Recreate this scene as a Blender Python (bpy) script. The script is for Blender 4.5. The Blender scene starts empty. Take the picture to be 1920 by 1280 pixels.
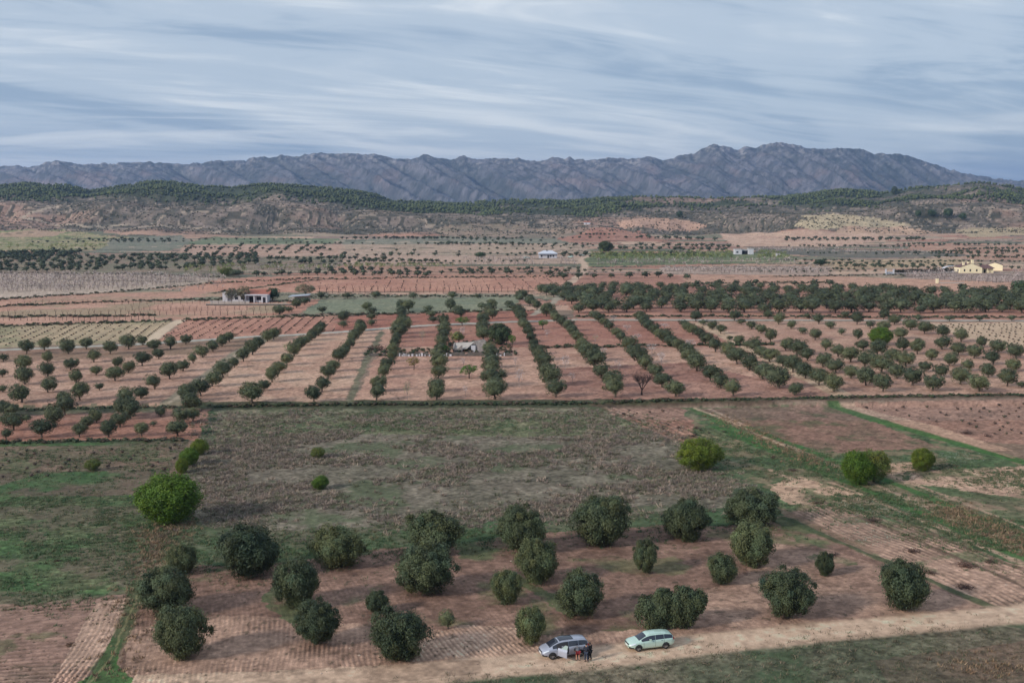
import bpy, math, random
import numpy as np
from math import radians, sin, cos, pi, tan, atan2

# ------------------------------------------------------------------ scene, camera, sky, sun
sc = bpy.context.scene
col = sc.collection
F, PY_H, CAM_H = 2100.0, 380.0, 42.0          # focal length in photo pixels, horizon row, drone height
PITCH = math.atan((640 - PY_H) / F)
cam_d = bpy.data.cameras.new("camera")
cam = bpy.data.objects.new("camera", cam_d)
col.objects.link(cam)
cam.location = (0, 0, CAM_H)
cam.rotation_euler = (pi / 2 - PITCH, 0, 0)
cam_d.sensor_width = 36.0
cam_d.lens = 36.0 * F / 1920.0
cam_d.clip_start = 0.5
cam_d.clip_end = 60000
sc.camera = cam

SUN_EL, SUN_AZ = 24.0, -122.0                   # sun stands low to the left, a little behind the camera (azimuth from +Y, clockwise)
w = bpy.data.worlds.new("World"); sc.world = w; w.use_nodes = True
nt = w.node_tree; N = nt.nodes; L = nt.links
N.clear()
def nd(tree, t, **kw):
    n = tree.nodes.new(t)
    for k, v in kw.items():
        setattr(n, k, v)
    return n
def mth(tree, op, a, b=None, c=None):
    n = tree.nodes.new('ShaderNodeMath'); n.operation = op
    for i, v in enumerate((a, b, c)):
        if v is None: continue
        if isinstance(v, (int, float)): n.inputs[i].default_value = v
        else: tree.links.new(v, n.inputs[i])
    return n.outputs[0]
def ramp(tree, fac, stops, interp='LINEAR'):
    n = tree.nodes.new('ShaderNodeValToRGB'); cr = n.color_ramp; cr.interpolation = interp
    while len(cr.elements) < len(stops): cr.elements.new(0.5)
    for e, (p, c) in zip(cr.elements, stops):
        e.position = p; e.color = (c[0], c[1], c[2], 1) if isinstance(c, (tuple, list)) else (c, c, c, 1)
    tree.links.new(fac, n.inputs[0])
    return n.outputs[0]
def mixc(tree, fac, a, b, mode='MIX'):
    n = tree.nodes.new('ShaderNodeMix'); n.data_type = 'RGBA'; n.blend_type = mode
    for sock, v in ((n.inputs[0], fac), (n.inputs[6], a), (n.inputs[7], b)):
        if isinstance(v, (int, float)): sock.default_value = v
        elif isinstance(v, tuple): sock.default_value = (v[0], v[1], v[2], 1)
        else: tree.links.new(v, sock)
    return n.outputs[2]

sky = nd(nt, 'ShaderNodeTexSky'); sky.sky_type = 'NISHITA'; sky.sun_disc = False
sky.sun_elevation = radians(SUN_EL); sky.sun_rotation = radians(SUN_AZ)
sky.air_density = 1.0; sky.dust_density = 1.2; sky.ozone_density = 1.5
geo = nd(nt, 'ShaderNodeTexCoord')
sep = nd(nt, 'ShaderNodeSeparateXYZ'); L.new(geo.outputs['Generated'], sep.inputs[0])
zz = mth(nt, 'ADD', mth(nt, 'MAXIMUM', sep.outputs[2], 0.0), 0.075)
u = mth(nt, 'DIVIDE', sep.outputs[0], zz); v = mth(nt, 'DIVIDE', sep.outputs[1], zz)
def cloud_noise(ang, sx, sy, scale, detail, rough, off, dist=0.0):
    ca, sa = cos(radians(ang)), sin(radians(ang))
    a = mth(nt, 'ADD', mth(nt, 'MULTIPLY', u, ca * sx), mth(nt, 'MULTIPLY', v, sa * sx))
    b = mth(nt, 'ADD', mth(nt, 'MULTIPLY', u, -sa * sy), mth(nt, 'MULTIPLY', v, ca * sy))
    c = nd(nt, 'ShaderNodeCombineXYZ'); L.new(a, c.inputs[0]); L.new(b, c.inputs[1]); c.inputs[2].default_value = off
    n = nd(nt, 'ShaderNodeTexNoise'); n.inputs['Scale'].default_value = scale
    n.inputs['Detail'].default_value = detail; n.inputs['Roughness'].default_value = rough
    n.inputs['Distortion'].default_value = dist
    L.new(c.outputs[0], n.inputs['Vector'])
    return n.outputs['Fac']
c1 = cloud_noise(52, 0.30, 1.0, 0.50, 4, 0.5, 5.3, 0.9)      # broad sheets
c2 = cloud_noise(30, 0.42, 1.2, 1.25, 10, 0.62, 8.8, 1.6)      # streaks inside them
c3 = cloud_noise(4, 0.42, 1.0, 0.62, 7, 0.55, 12.4, 0.8)     # low bright streaks
CL_D, CL_M, CL_B = (2.8, 3.65, 4.75), (4.3, 5.05, 5.9), (6.6, 7.0, 7.35)
m12 = mth(nt, 'ADD', mth(nt, 'MULTIPLY', c1, 0.66), mth(nt, 'MULTIPLY', c2, 0.34))
cloudc = ramp(nt, m12, [(0.38, tuple(x / 10 for x in CL_D)), (0.48, tuple(x / 10 for x in CL_M)), (0.60, tuple(x / 10 for x in CL_B))], 'EASE')
hi = ramp(nt, c3, [(0.54, 0.0), (0.70, 1.0)], 'EASE')
lowband = ramp(nt, sep.outputs[2], [(0.0, 0.15), (0.05, 0.9), (0.11, 0.8), (0.2, 0.3)], 'EASE')
cloudc = mixc(nt, mth(nt, 'MULTIPLY', mth(nt, 'MULTIPLY', hi, lowband), 0.85), cloudc, (0.72, 0.75, 0.77))
scl = nd(nt, 'ShaderNodeVectorMath'); scl.operation = 'SCALE'; L.new(cloudc, scl.inputs[0]); scl.inputs['Scale'].default_value = 10.0
cover = ramp(nt, sep.outputs[2], [(0.0, 0.72), (0.06, 0.86), (0.2, 0.93), (1.0, 0.9)])
skyc = mixc(nt, cover, sky.outputs[0], scl.outputs[0])
bg = nd(nt, 'ShaderNodeBackground'); L.new(skyc, bg.inputs[0]); bg.inputs[1].default_value = 0.094
wo = nd(nt, 'ShaderNodeOutputWorld'); L.new(bg.outputs[0], wo.inputs[0])

sun_d = bpy.data.lights.new("sun", 'SUN'); sun_d.energy = 2.6; sun_d.angle = radians(8)
sun_d.color = (1.0, 0.93, 0.85)
sun = bpy.data.objects.new("sun", sun_d); col.objects.link(sun)
_a, _e = radians(SUN_AZ), radians(SUN_EL)
from mathutils import Vector
_dir = Vector((sin(_a) * cos(_e), cos(_a) * cos(_e), sin(_e)))
sun.rotation_euler = _dir.to_track_quat('Z', 'Y').to_euler()
sun.location = _dir * 200

sc.view_settings.view_transform = 'Standard'; sc.view_settings.look = 'None'
sc.view_settings.exposure = 0.44; sc.view_settings.gamma = 1.0
sc.cycles.max_bounces = 6; sc.cycles.diffuse_bounces = 3; sc.cycles.glossy_bounces = 2
sc.cycles.transmission_bounces = 3; sc.cycles.volume_bounces = 0; sc.cycles.transparent_max_bounces = 8
sc.cycles.use_denoising = True

# ------------------------------------------------------------------ helpers
rng = np.random.default_rng(11)
random.seed(5)
def lin(c):
    c = np.asarray(c, float) / 255.0
    return np.where(c <= 0.04045, c / 12.92, ((c + 0.055) / 1.055) ** 2.4)
def _hash(ix, iy, seed):
    h = (ix.astype(np.int64) * 374761393 + iy.astype(np.int64) * 668265263 + seed * 1442695041) & 0xFFFFFFFF
    h = ((h ^ (h >> 13)) * 1274126177) & 0xFFFFFFFF
    return ((h ^ (h >> 16)) & 0xFFFFFF) / float(0xFFFFFF)
def vn(x, y, seed=0):
    ix = np.floor(x); iy = np.floor(y); fx = x - ix; fy = y - iy
    fx = fx * fx * (3 - 2 * fx); fy = fy * fy * (3 - 2 * fy)
    a = _hash(ix, iy, seed); b = _hash(ix + 1, iy, seed); c = _hash(ix, iy + 1, seed); d = _hash(ix + 1, iy + 1, seed)
    return (a * (1 - fx) + b * fx) * (1 - fy) + (c * (1 - fx) + d * fx) * fy
def fbm(x, y, seed=0, o=4, g=0.5):
    s = 0; a = 1; t = 0
    for i in range(o):
        s = s + a * vn(x * 2 ** i + 17.3 * i, y * 2 ** i - 9.1 * i, seed + i); t += a; a *= g
    return s / t
def smooth(a, b, x):
    t = np.clip((x - a) / (b - a), 0, 1); return t * t * (3 - 2 * t)

def mk(name, V, Fc, mat=None, parent=None, colors=None, smooth_=False, corner=None):
    """V (n,3) array, Fc (m,k) array of ONE face size, or list of faces"""
    me = bpy.data.meshes.new(name)
    V = np.asarray(V, dtype=np.float32)
    if isinstance(Fc, np.ndarray):
        m, k = Fc.shape
        me.vertices.add(len(V)); me.vertices.foreach_set('co', V.ravel())
        bad = (Fc[:, 2] == Fc[:, 3]) if k == 4 else np.zeros(m, bool); nq = int((~bad).sum())
        li = np.concatenate([Fc[~bad].ravel(), Fc[bad][:, :3].ravel()]).astype(np.int32)
        me.loops.add(len(li)); me.loops.foreach_set('vertex_index', li)
        me.polygons.add(m); me.polygons.foreach_set('loop_start', np.concatenate([np.arange(nq) * k, nq * k + np.arange(m - nq) * 3]).astype(np.int32))
        me.update(calc_edges=True)
    else:
        me.from_pydata([tuple(map(float, p)) for p in V], [], [tuple(int(i) for i in f) for f in Fc]); me.update()
    if colors is not None:
        at = me.attributes.new('Col', 'FLOAT_COLOR', 'POINT')
        c = np.ones((len(V), 4), np.float32); c[:, :3] = colors
        at.data.foreach_set('color', c.ravel())
    if smooth_:
        me.polygons.foreach_set('use_smooth', np.ones(len(me.polygons), bool))
    if mat: me.materials.append(mat)
    o = bpy.data.objects.new(name, me); col.objects.link(o)
    if parent: o.parent = parent
    return o
def tag(o, label=None, cat=None, group=None, kind=None):
    if label: o['label'] = label
    if cat: o['category'] = cat
    if group: o['group'] = group
    if kind: o['kind'] = kind
    return o
def empty(name, loc=(0, 0, 0), rz=0, **kw):
    o = bpy.data.objects.new(name, None); col.objects.link(o); o.location = loc; o.rotation_euler = (0, 0, rz)
    o.empty_display_size = 0.5
    return tag(o, **kw)

def mat_simple(name, c, rough=0.6, metal=0.0, spec=0.5, noise=0.0, nscale=3.0, coat=0.0):
    m = bpy.data.materials.new(name); m.use_nodes = True
    t = m.node_tree; b = t.nodes['Principled BSDF']
    b.inputs['Roughness'].default_value = rough; b.inputs['Metallic'].default_value = metal
    b.inputs['Specular IOR Level'].default_value = spec
    b.inputs['Coat Weight'].default_value = coat
    b.inputs['Base Color'].default_value = (c[0], c[1], c[2], 1)
    if noise > 0:
        tc = nd(t, 'ShaderNodeTexCoord'); n = nd(t, 'ShaderNodeTexNoise'); n.inputs['Scale'].default_value = nscale
        n.inputs['Detail'].default_value = 5
        t.links.new(tc.outputs['Object'], n.inputs['Vector'])
        r = ramp(t, n.outputs['Fac'], [(0.3, 1 - noise), (0.7, 1 + noise * 0.0)])
        o = mixc(t, 1.0, (c[0], c[1], c[2]), r, 'MULTIPLY')
        t.links.new(o, b.inputs['Base Color'])
    return m
def mat_ground(name, amp=0.25, scales=(1.3, 7.0), rough=0.95, bump=0.12):
    m = bpy.data.materials.new(name); m.use_nodes = True
    t = m.node_tree; b = t.nodes['Principled BSDF']; b.inputs['Roughness'].default_value = rough
    b.inputs['Specular IOR Level'].default_value = 0.1
    at = nd(t, 'ShaderNodeAttribute'); at.attribute_name = 'Col'
    tc = nd(t, 'ShaderNodeTexCoord')
    c = at.outputs['Color']
    for i, s in enumerate(scales):
        n = nd(t, 'ShaderNodeTexNoise'); n.inputs['Scale'].default_value = s; n.inputs['Detail'].default_value = 4
        n.inputs['Roughness'].default_value = 0.65
        t.links.new(tc.outputs['Object'], n.inputs['Vector'])
        r = ramp(t, n.outputs['Fac'], [(0.28, 1 - amp), (0.72, 1 + amp)])
        r2 = mixc(t, 1.0, c, r, 'MULTIPLY'); c = r2
        last = n
    t.links.new(c, b.inputs['Base Color'])
    bp = nd(t, 'ShaderNodeBump'); bp.inputs['Strength'].default_value = 0.6; bp.inputs['Distance'].default_value = bump
    t.links.new(last.outputs['Fac'], bp.inputs['Height']); t.links.new(bp.outputs[0], b.inputs['Normal'])
    return m

# ------------------------------------------------------------------ terrain height
def prof(s):
    a = np.array([float(q) for q in s.replace(',', ' ').split()]).reshape(-1, 2); return a[:, 0], a[:, 1]
PB = prof("-900 384 -300 380 0 377 60 375 110 384 160 379 280 384 430 388 480 380 540 377 600 384 660 392 760 396 900 402 1000 406 1100 408 1200 404 1300 402 1400 404 1500 402 1600 400 1700 388 1760 380 1830 377 1920 383 2200 386 2800 380")
PD = prof("-900 352 -300 356 0 350 60 345 130 348 175 358 225 350 280 342 330 342 385 349 440 352 500 346 600 350 680 358 740 374 850 381 980 377 1050 379 1120 373 1200 367 1300 371 1400 371 1450 373 1520 363 1570 357 1650 364 1700 354 1760 349 1830 342 1880 349 1920 356 2200 350 2800 356")
PM = prof("-1500 330 -900 322 -300 312 0 316 50 313 77 316 95 308 118 303 150 309 213 309 253 307 300 307 350 311 400 305 467 303 473 299 513 297 530 293 567 295 593 290 627 291 657 292 707 291 747 300 773 301 797 292 827 298 850 301 870 296 893 303 940 299 980 301 1007 303 1037 298 1067 299 1100 303 1133 298 1187 301 1213 297 1240 302 1280 293 1297 290 1313 283 1333 275 1350 276 1363 281 1380 283 1393 277 1413 280 1423 273 1443 270 1473 273 1493 278 1540 282 1587 281 1610 284 1630 292 1653 290 1687 294 1717 303 1747 312 1780 322 1813 330 1847 335 1880 338 1920 343 2100 352 2500 358 3200 350")
def zof(px, P, Y):
    return CAM_H + (PY_H - np.interp(px, P[0], P[1])) * Y / F
PC = prof("-900 362 -300 366 0 358 70 352 170 372 240 360 310 350 400 366 450 370 520 353 600 362 660 372 760 386 880 390 1000 388 1080 392 1150 382 1230 379 1320 388 1400 384 1500 384 1560 374 1640 384 1700 370 1760 372 1830 353 1880 362 1920 372 2200 362 2800 370")
YS = [1300, 1420, 1620, 1800, 2010, 2120, 2340, 2750, 3600, 9000]
def H(x, y):
    x = np.asarray(x, float); y = np.asarray(y, float)
    px = 960 + F * x / np.maximum(y, 30)
    base = 0.5 * (fbm(x / 70, y / 70, 3, 3) - 0.5) * smooth(120, 240, y)
    z = base
    # the orchard terrace lies a step above the near fields
    yb = 229 + 0.012 * x
    z = z + 0.9 * smooth(yb - 1.2, yb + 1.2, y)
    prof_k = [np.full_like(x, 1.2), 6 + 5 * (vn(px / 160, y * 0, 5)), zof(px, PB, 1620), zof(px, PB, 1800) - 13 + 8 * vn(px / 130, y * 0, 8),
              zof(px, PC, 2010), zof(px, PC, 2120) - 16, zof(px, PD, 2340), zof(px, PD, 2750) - 40, np.full_like(x, 5.0), np.full_like(x, 0.0)]
    far = y > YS[0]
    if np.any(far):
        zf = np.zeros_like(x)
        for k in range(len(YS) - 1):
            m = (y >= YS[k]) & (y < YS[k + 1])
            t = (y - YS[k]) / (YS[k + 1] - YS[k]); t = t * t * (3 - 2 * t)
            zk = prof_k[k] * (1 - t) + prof_k[k + 1] * t
            zf = np.where(m, zk, zf)
        env = smooth(1300, 1450, y) * (1 - smooth(2900, 3600, y))
        n1 = fbm(x / 130, y / 130, 21, 4) - 0.5
        rid = 1 - np.abs(2 * fbm(x / 90 + 3, y / 260, 31, 3) - 1)
        zf = zf + env * (17 * n1 - 13 * (rid - 0.6) + 20 * (fbm(x / 230, y / 150, 25, 2) - .5)) * (0.35 + 0.65 * smooth(0, 120, np.abs(y - 1620))) * (0.25 + 0.75 * smooth(0, 200, np.minimum(np.abs(y - 2340), np.abs(y - 2010)) * 1.6))
        zf = zf + env * 1.5 * (fbm(x / 18, y / 18, 77, 3) - 0.5)
        z = np.where(far, zf, z)
    return z
CP, SP = cos(PITCH), sin(PITCH)
_YM = np.concatenate([np.linspace(70, 600, 400), np.geomspace(601, 4500, 900)])
def gpt(px, py):
    """photo point on the ground -> world (x, y, z): the ray's first meeting with the terrain"""
    px = np.atleast_1d(np.asarray(px, float)); py = np.atleast_1d(np.asarray(py, float))
    dx = (px - 960) / F; up = (640 - py) / F
    dy = CP + up * SP; dz = -SP + up * CP
    out = np.zeros((len(px), 3))
    for i in range(len(px)):
        t = _YM / dy[i]
        d = H(dx[i] * t, _YM) - (CAM_H + dz[i] * t)
        k = np.argmax(d > 0)
        if d[k] <= 0: k = len(_YM) - 1
        if k > 0:
            a, b = d[k - 1], d[k]; tt = t[k - 1] + (t[k] - t[k - 1]) * (-a) / (b - a + 1e-9)
        else: tt = t[0]
        out[i] = (dx[i] * tt, dy[i] * tt, 0)
    out[:, 2] = H(out[:, 0], out[:, 1])
    return out
def depth(p):                                   # distance along the view axis
    return p[..., 1] * CP + (CAM_H - p[..., 2]) * SP
def P(s):
    a = np.array([float(q) for q in s.replace(',', ' ').split()]).reshape(-1, 2); return a
def W(s):                                       # a string of photo points -> world xy
    a = P(s); return gpt(a[:, 0], a[:, 1])[:, :2]
def pip(x, y, poly):
    ins = np.zeros(x.shape, bool); n = len(poly)
    for i in range(n):
        x1, y1 = poly[i]; x2, y2 = poly[(i + 1) % n]
        if y1 == y2: continue
        c = ((y1 > y) != (y2 > y)) & (x < (x2 - x1) * (y - y1) / (y2 - y1) + x1)
        ins ^= c
    return ins
def pldist(x, y, pts):
    d = np.full(x.shape, 1e9)
    for (x1, y1), (x2, y2) in zip(pts[:-1], pts[1:]):
        dx, dy = x2 - x1, y2 - y1; t = np.clip(((x - x1) * dx + (y - y1) * dy) / (dx * dx + dy * dy + 1e-9), 0, 1)
        d = np.minimum(d, np.hypot(x - x1 - t * dx, y - y1 - t * dy))
    return d

# ------------------------------------------------------------------ terrain grid and its colours
pyr = np.arange(1420, 446, -1.15)
ya = (CAM_H) / np.tan(PITCH + np.arctan((pyr - 640) / F))
yb_ = np.concatenate([np.arange(ya[-1] + 7, 2450, 7.5), np.arange(2460, 4400, 60)])
Yr = np.concatenate([[40, 55, 65, 72], ya[ya > 76], yb_])
NC = 1350
AZ = np.concatenate([[-1.6, -1.2, -0.95, -0.8, -0.7], np.linspace(-0.62, 0.62, NC), [0.7, 0.8, 0.95, 1.2, 1.6]])
GX = AZ[None, :] * Yr[:, None]; GY = np.repeat(Yr[:, None], len(AZ), 1)
NR, NCc = GX.shape
x = GX.ravel(); y = GY.ravel()
z = H(x, y)
C = np.zeros((len(x), 3)); cls = np.zeros(len(x), np.int8); rel = np.zeros(len(x))
# shared noises
n_big = fbm(x / 25, y / 25, 1, 4); n_mid = fbm(x / 6, y / 6, 2, 4); n_fine = fbm(x / 1.2, y / 1.2, 4, 3)
n_vf = vn(x / 0.35, y / 0.35, 6)
jx = (fbm(x / 5, y / 5, 41, 3) - 0.5); jy = (fbm(x / 5, y / 5, 42, 3) - 0.5)
jfac = np.clip(y / 120, 0.8, 6)
jx = jx + 0.35*(vn(x/0.7, y/0.7, 43)-.5); jy = jy + 0.35*(vn(x/0.7, y/0.7, 44)-.5)
XJ = x + jx * 1.3 * jfac; YJ = y + jy * 1.6 * jfac
def sel(poly, jit=1.0):
    X = x + (XJ - x) * jit; Yy = y + (YJ - y) * jit
    lo = poly.min(0) - 15; hi = poly.max(0) + 15
    idx = np.nonzero((x > lo[0]) & (x < hi[0]) & (y > lo[1]) & (y < hi[1]))[0]
    return idx[pip(X[idx], Yy[idx], poly)]
def blend(idx, c, a):
    C[idx] = C[idx] * (1 - a[:, None]) + lin(c)[None, :] * a[:, None]
def field(s, c1, c2=None, sc_=1.0, con=0.16, furrow=None, jit=1.0, green=None):
    a = P(s); b = []
    for i in range(len(a)):                      # fields carry on past the frame on both sides
        u_, v_ = a[i], a[(i + 1) % len(a)]; b.append(u_)
        for lim, sh in ((1930, 700), (-50, -700)):
            if (u_[0] >= lim and v_[0] >= lim) if sh > 0 else (u_[0] <= lim and v_[0] <= lim): b += [u_ + [sh, 0], v_ + [sh, 0]]
    b = np.array(b); poly = gpt(b[:, 0], b[:, 1])[:, :2]; idx = sel(poly, jit)
    if len(idx) == 0: return idx
    n = n_mid[idx] * 0.5 + n_big[idx] * 0.5 if sc_ >= 1 else n_fine[idx]
    a = smooth(0.38, 0.62, n)
    base = lin(c1)[None, :] * (1 - a[:, None]) + lin(c2 if c2 is not None else c1)[None, :] * a[:, None]
    g = 1 + con * 2 * (n_fine[idx] - 0.5) + con * 1.4 * (n_vf[idx] - 0.5)
    C[idx] = base * g[:, None]
    if furrow is not None:
        p, q, spc, amp = furrow
        A = W(p + ' ' + q); d = A[1] - A[0]; d /= np.hypot(*d)
        X = x[idx] + 3.5 * (n_big[idx] - .5) * max(spc, 1.0); Yv = y[idx] + 3.5 * (fbm(x[idx] / 14, y[idx] / 14, 19, 2) - .5) * max(spc, 1.0)
        s_ = (X * -d[1] + Yv * d[0])
        f = np.cos(2 * pi * s_ / spc)
        px_sp = np.maximum(y[idx] ** 2 / (F * CAM_H) * 1.3 * abs(d[0]), y[idx] / F * 2 * abs(d[1]))
        fade = np.clip(1.6 - 4 * px_sp / spc, 0, 1)
        fl = f * fade * np.clip(2.2 * n_mid[idx] - .5 + .6 * (n_vf[idx] - .5), 0, 1.1)
        C[idx] *= (1 + .62 * amp * fl)[:, None]
        rel[idx] += 0.14 * amp * fl * min(spc, 1.5)
    if green is not None:
        gc, thr, ns, sd = green
        gn = fbm(x[idx] / ns, y[idx] / ns, sd, 5, 0.6)
        a = smooth(thr - 0.05, thr + 0.06, gn) * 0.9
        blend(idx, gc, a * (0.55 + 0.45 * n_fine[idx]))
    return idx
def line(s, wid, c, a=0.9, wob=1.0, bump=0.0, k=None, rag=0.5):
    pts = W(s); lo = pts.min(0) - 12; hi = pts.max(0) + 12
    idx = np.nonzero((x > lo[0]) & (x < hi[0]) & (y > lo[1]) & (y < hi[1]))[0]
    d = pldist(x[idx] + (XJ - x)[idx] * 0.35 * wob, y[idx] + (YJ - y)[idx] * 0.35 * wob, pts)
    ww = wid * (1 + rag * (n_mid[idx] * 2 - 1)) * 0.5
    m = 1 - smooth(ww * 0.75, ww * 1.25 + 0.05, d)
    blend(idx, c, m * a)
    if bump: z[idx] += bump * m
    if k is not None: cls[idx[m > 0.5]] = k; rel[idx] *= 1 - m
    return idx[m > 0.5]

GREEN, DGREEN = (54, 92, 52), (52, 66, 50)
SOIL, SOILP, RED, REDP = (104, 82, 75), (146, 118, 106), (138, 92, 80), (166, 124, 108)
# --- defaults by distance
C[:] = lin((122, 100, 88))
far = y > 430
fn = fbm(x / 60, y / 45, 9, 4)
C[far] = (lin((150, 118, 104))[None] * (1 - smooth(.42, .6, fn[far]))[:, None] + lin((118, 108, 92))[None] * smooth(.42, .6, fn[far])[:, None])
# patchwork of far fields
cell_x = np.floor((x + 30 * jx) / 75 + vn(x * 0, y / 45, 3) * 3); cell_y = np.floor((y + 9 * jy * 2) / np.where(y < 800, 28, 48))
h1 = _hash(cell_x, cell_y, 91)
pal = np.array([lin(q) for q in [(168, 128, 112), (158, 108, 94), (150, 128, 112), (118, 112, 96), (176, 142, 124), (138, 112, 104), (104, 104, 88), (166, 118, 102)]])
fp = far & (y < 1420)
C[fp] = pal[(h1[fp] * 7.99).astype(int)] * (0.9 + 0.2 * n_mid[fp])[:, None]
fe = np.abs((y + 18 * jy) / np.where(y < 800, 28, 48) % 1 - 0.5) > 0.44
mfe = fp & fe & (vn(x / 30, y / 20, 55) > 0.35)
C[mfe] = lin((74, 72, 62)) * (0.8 + 0.4 * n_fine[mfe])[:, None]
# --- hills
hz = y > 1380
pxs = 960 + F * x / y
hn = fbm(x / 55, y / 55, 61, 5, 0.6); hn2 = fbm(x / 9, y / 14, 62, 4, 0.6)
mixh = smooth(0.36, 0.62, hn * 0.6 + hn2 * 0.4)
hc = lin((128, 110, 104))[None] * (1 - mixh[:, None]) + lin((84, 80, 74))[None] * mixh[:, None]
rusty = smooth(0.52, 0.68, fbm(x / 140, y / 110, 63, 3))[:, None] * 0.6
hc = hc * (1 - rusty) + lin((160, 118, 104))[None] * rusty
tfr = (z + 1.0 * (fbm(x / 45, y / 45, 64, 3))) / 2.6 % 1.0
terr = (np.abs(tfr - 0.5) < 0.16) & (vn(x / 14, y / 22, 65) > 0.3)
hc[terr] = hc[terr] * 0.2 + lin((60, 62, 54)) * 0.8
tl = (tfr > 0.68) & (tfr < 0.80) & (vn(x / 18, y / 22, 66) > 0.42)
hc[tl] = hc[tl] * 0.4 + lin((172, 148, 134)) * 0.6
tr = smooth(1370, 1430, y + 60 * (hn - 0.5))[:, None]
C = C * (1 - tr) + hc * tr
# forest floor towards the wooded ridge
ffl = smooth(1880, 1960, y + 120 * (hn - 0.5))[:, None]
ffl = ffl * (1 - .85 * (smooth(.47, .56, fbm(x / 150 + 4, y / 80, 73, 3)) * (.75 + .25 * smooth(1050, 1300, pxs)) * smooth(650, 800, pxs)))[:, None]
C = C * (1 - ffl) + (lin((62, 70, 52))[None] * (0.75 + 0.5 * hn2)[:, None]) * ffl

# --- far fields painted after the photograph (photo points)
field("-60,436 120,430 250,447 205,462 170,470 -60,470", (112, 118, 74), (150, 132, 102), con=.3)
field("0,438 70,431 140,434 100,443 0,446", (160, 128, 108))
field("205,448 340,441 360,452 320,470 170,474 200,460", (106, 110, 98), (120, 116, 106))
field("360,452 400,444 640,448 620,458 350,462", (96, 110, 84), (112, 116, 92))
field("345,459 640,457 650,480 380,482 340,472", (172, 136, 122), (160, 122, 108))
field("640,449 840,445 1060,448 1080,456 640,458", (126, 120, 108), (112, 112, 100))
field("640,458 1090,456 1110,474 640,478", (170, 138, 124), (150, 128, 112))
field("820,430 900,420 980,420 1060,428 1090,440 1040,447 880,447 820,440", (140, 116, 104), (116, 104, 92))
field("1040,447 1110,428 1200,432 1235,446 1190,453 1070,455", (150, 98, 84), (162, 112, 96))
field("1160,415 1290,413 1330,424 1240,432 1150,426", (168, 128, 112))
field("1500,404 1560,400 1640,408 1710,422 1560,426", (172, 150, 122), (158, 140, 116))
field("1500,412 1550,414 1595,424 1520,432 1490,424", (174, 152, 122))
field("1580,424 1680,424 1760,436 1620,444 1560,438", (176, 140, 120), (164, 128, 110))
field("1350,438 1640,438 1700,448 1560,462 1380,462", (186, 148, 130), (174, 134, 118))
field("1790,430 1930,424 1930,440 1820,446", (160, 138, 112))
field("1700,462 1990,458 1990,494 1820,486 1720,474", (172, 130, 112), (158, 114, 98))
field("1100,474 1480,474 1500,492 1090,500", (92, 104, 74), (112, 116, 84), con=.3)
field("1400,464 1740,470 1840,480 1600,484 1420,474", (94, 92, 88), (108, 100, 92))
field("1530,488 1780,484 1850,492 1680,503 1520,504", (170, 142, 114), (158, 128, 104))
field("-60,472 380,480 640,482 640,512 -60,512", (134, 110, 98), (120, 112, 94))
field("-60,512 250,512 430,520 320,540 -60,566", (150, 130, 122), (164, 142, 132), con=.3)
field("640,478 1110,478 1080,494 640,498", (160, 132, 120), (172, 138, 124))
field("340,540 430,522 640,512 1060,516 1060,534 1000,548 600,548 430,548 330,556", (172, 120, 102), (162, 108, 92), furrow=("560,546", "600,520", 7, .1))
field("640,498 1060,500 1060,516 600,514", (164, 120, 104), (150, 110, 94))
field("1060,512 1290,512 1560,520 1960,532 1960,600 1080,598 1060,560", (160, 110, 94), (146, 98, 86))
field("1240,500 1560,500 1560,516 1240,514", (158, 132, 124))
field("1280,515 1560,517 1960,532 1960,548 1280,532", (176, 130, 112), (166, 122, 104), furrow=("1400,525", "1420,516", 9, .2))
field("1680,508 1990,508 1990,532 1700,522", (156, 130, 124), (140, 116, 112), con=.3)
field("-60,566 200,548 430,546 420,556 -60,574", (164, 118, 104), (146, 116, 98))
field("-60,560 530,566 540,596 330,600 -60,612", (170, 124, 108), (158, 112, 96), green=((132, 118, 94), .54, 30, 71))
field("-60,612 325,600 290,640 -60,654", (158, 134, 108), (146, 126, 102), furrow=("100,640", "160,608", 3.4, .22), green=((120, 116, 86), .55, 25, 72))
field("342,600 625,592 632,624 460,632 296,640", (164, 112, 96), (154, 102, 88), furrow=("400,632", "452,602", 3.6, .26))
field("560,588 600,562 980,556 960,582 760,586", (104, 110, 92), (118, 118, 98), furrow=("700,585", "720,562", 3, .1))
field("545,560 600,562 560,588 340,600 520,586", (160, 108, 92))
field("630,592 1000,582 1080,598 760,612 630,624", (136, 80, 68), (150, 92, 78))
# paved road
ROAD = "-700,690 -120,664 0,656 150,650 280,644 400,636 470,631 560,627 640,622 700,617 760,612 860,607 960,603 1080,599 1250,599 1400,600 1700,600 1920,601 2080,602 2700,606"
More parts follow.
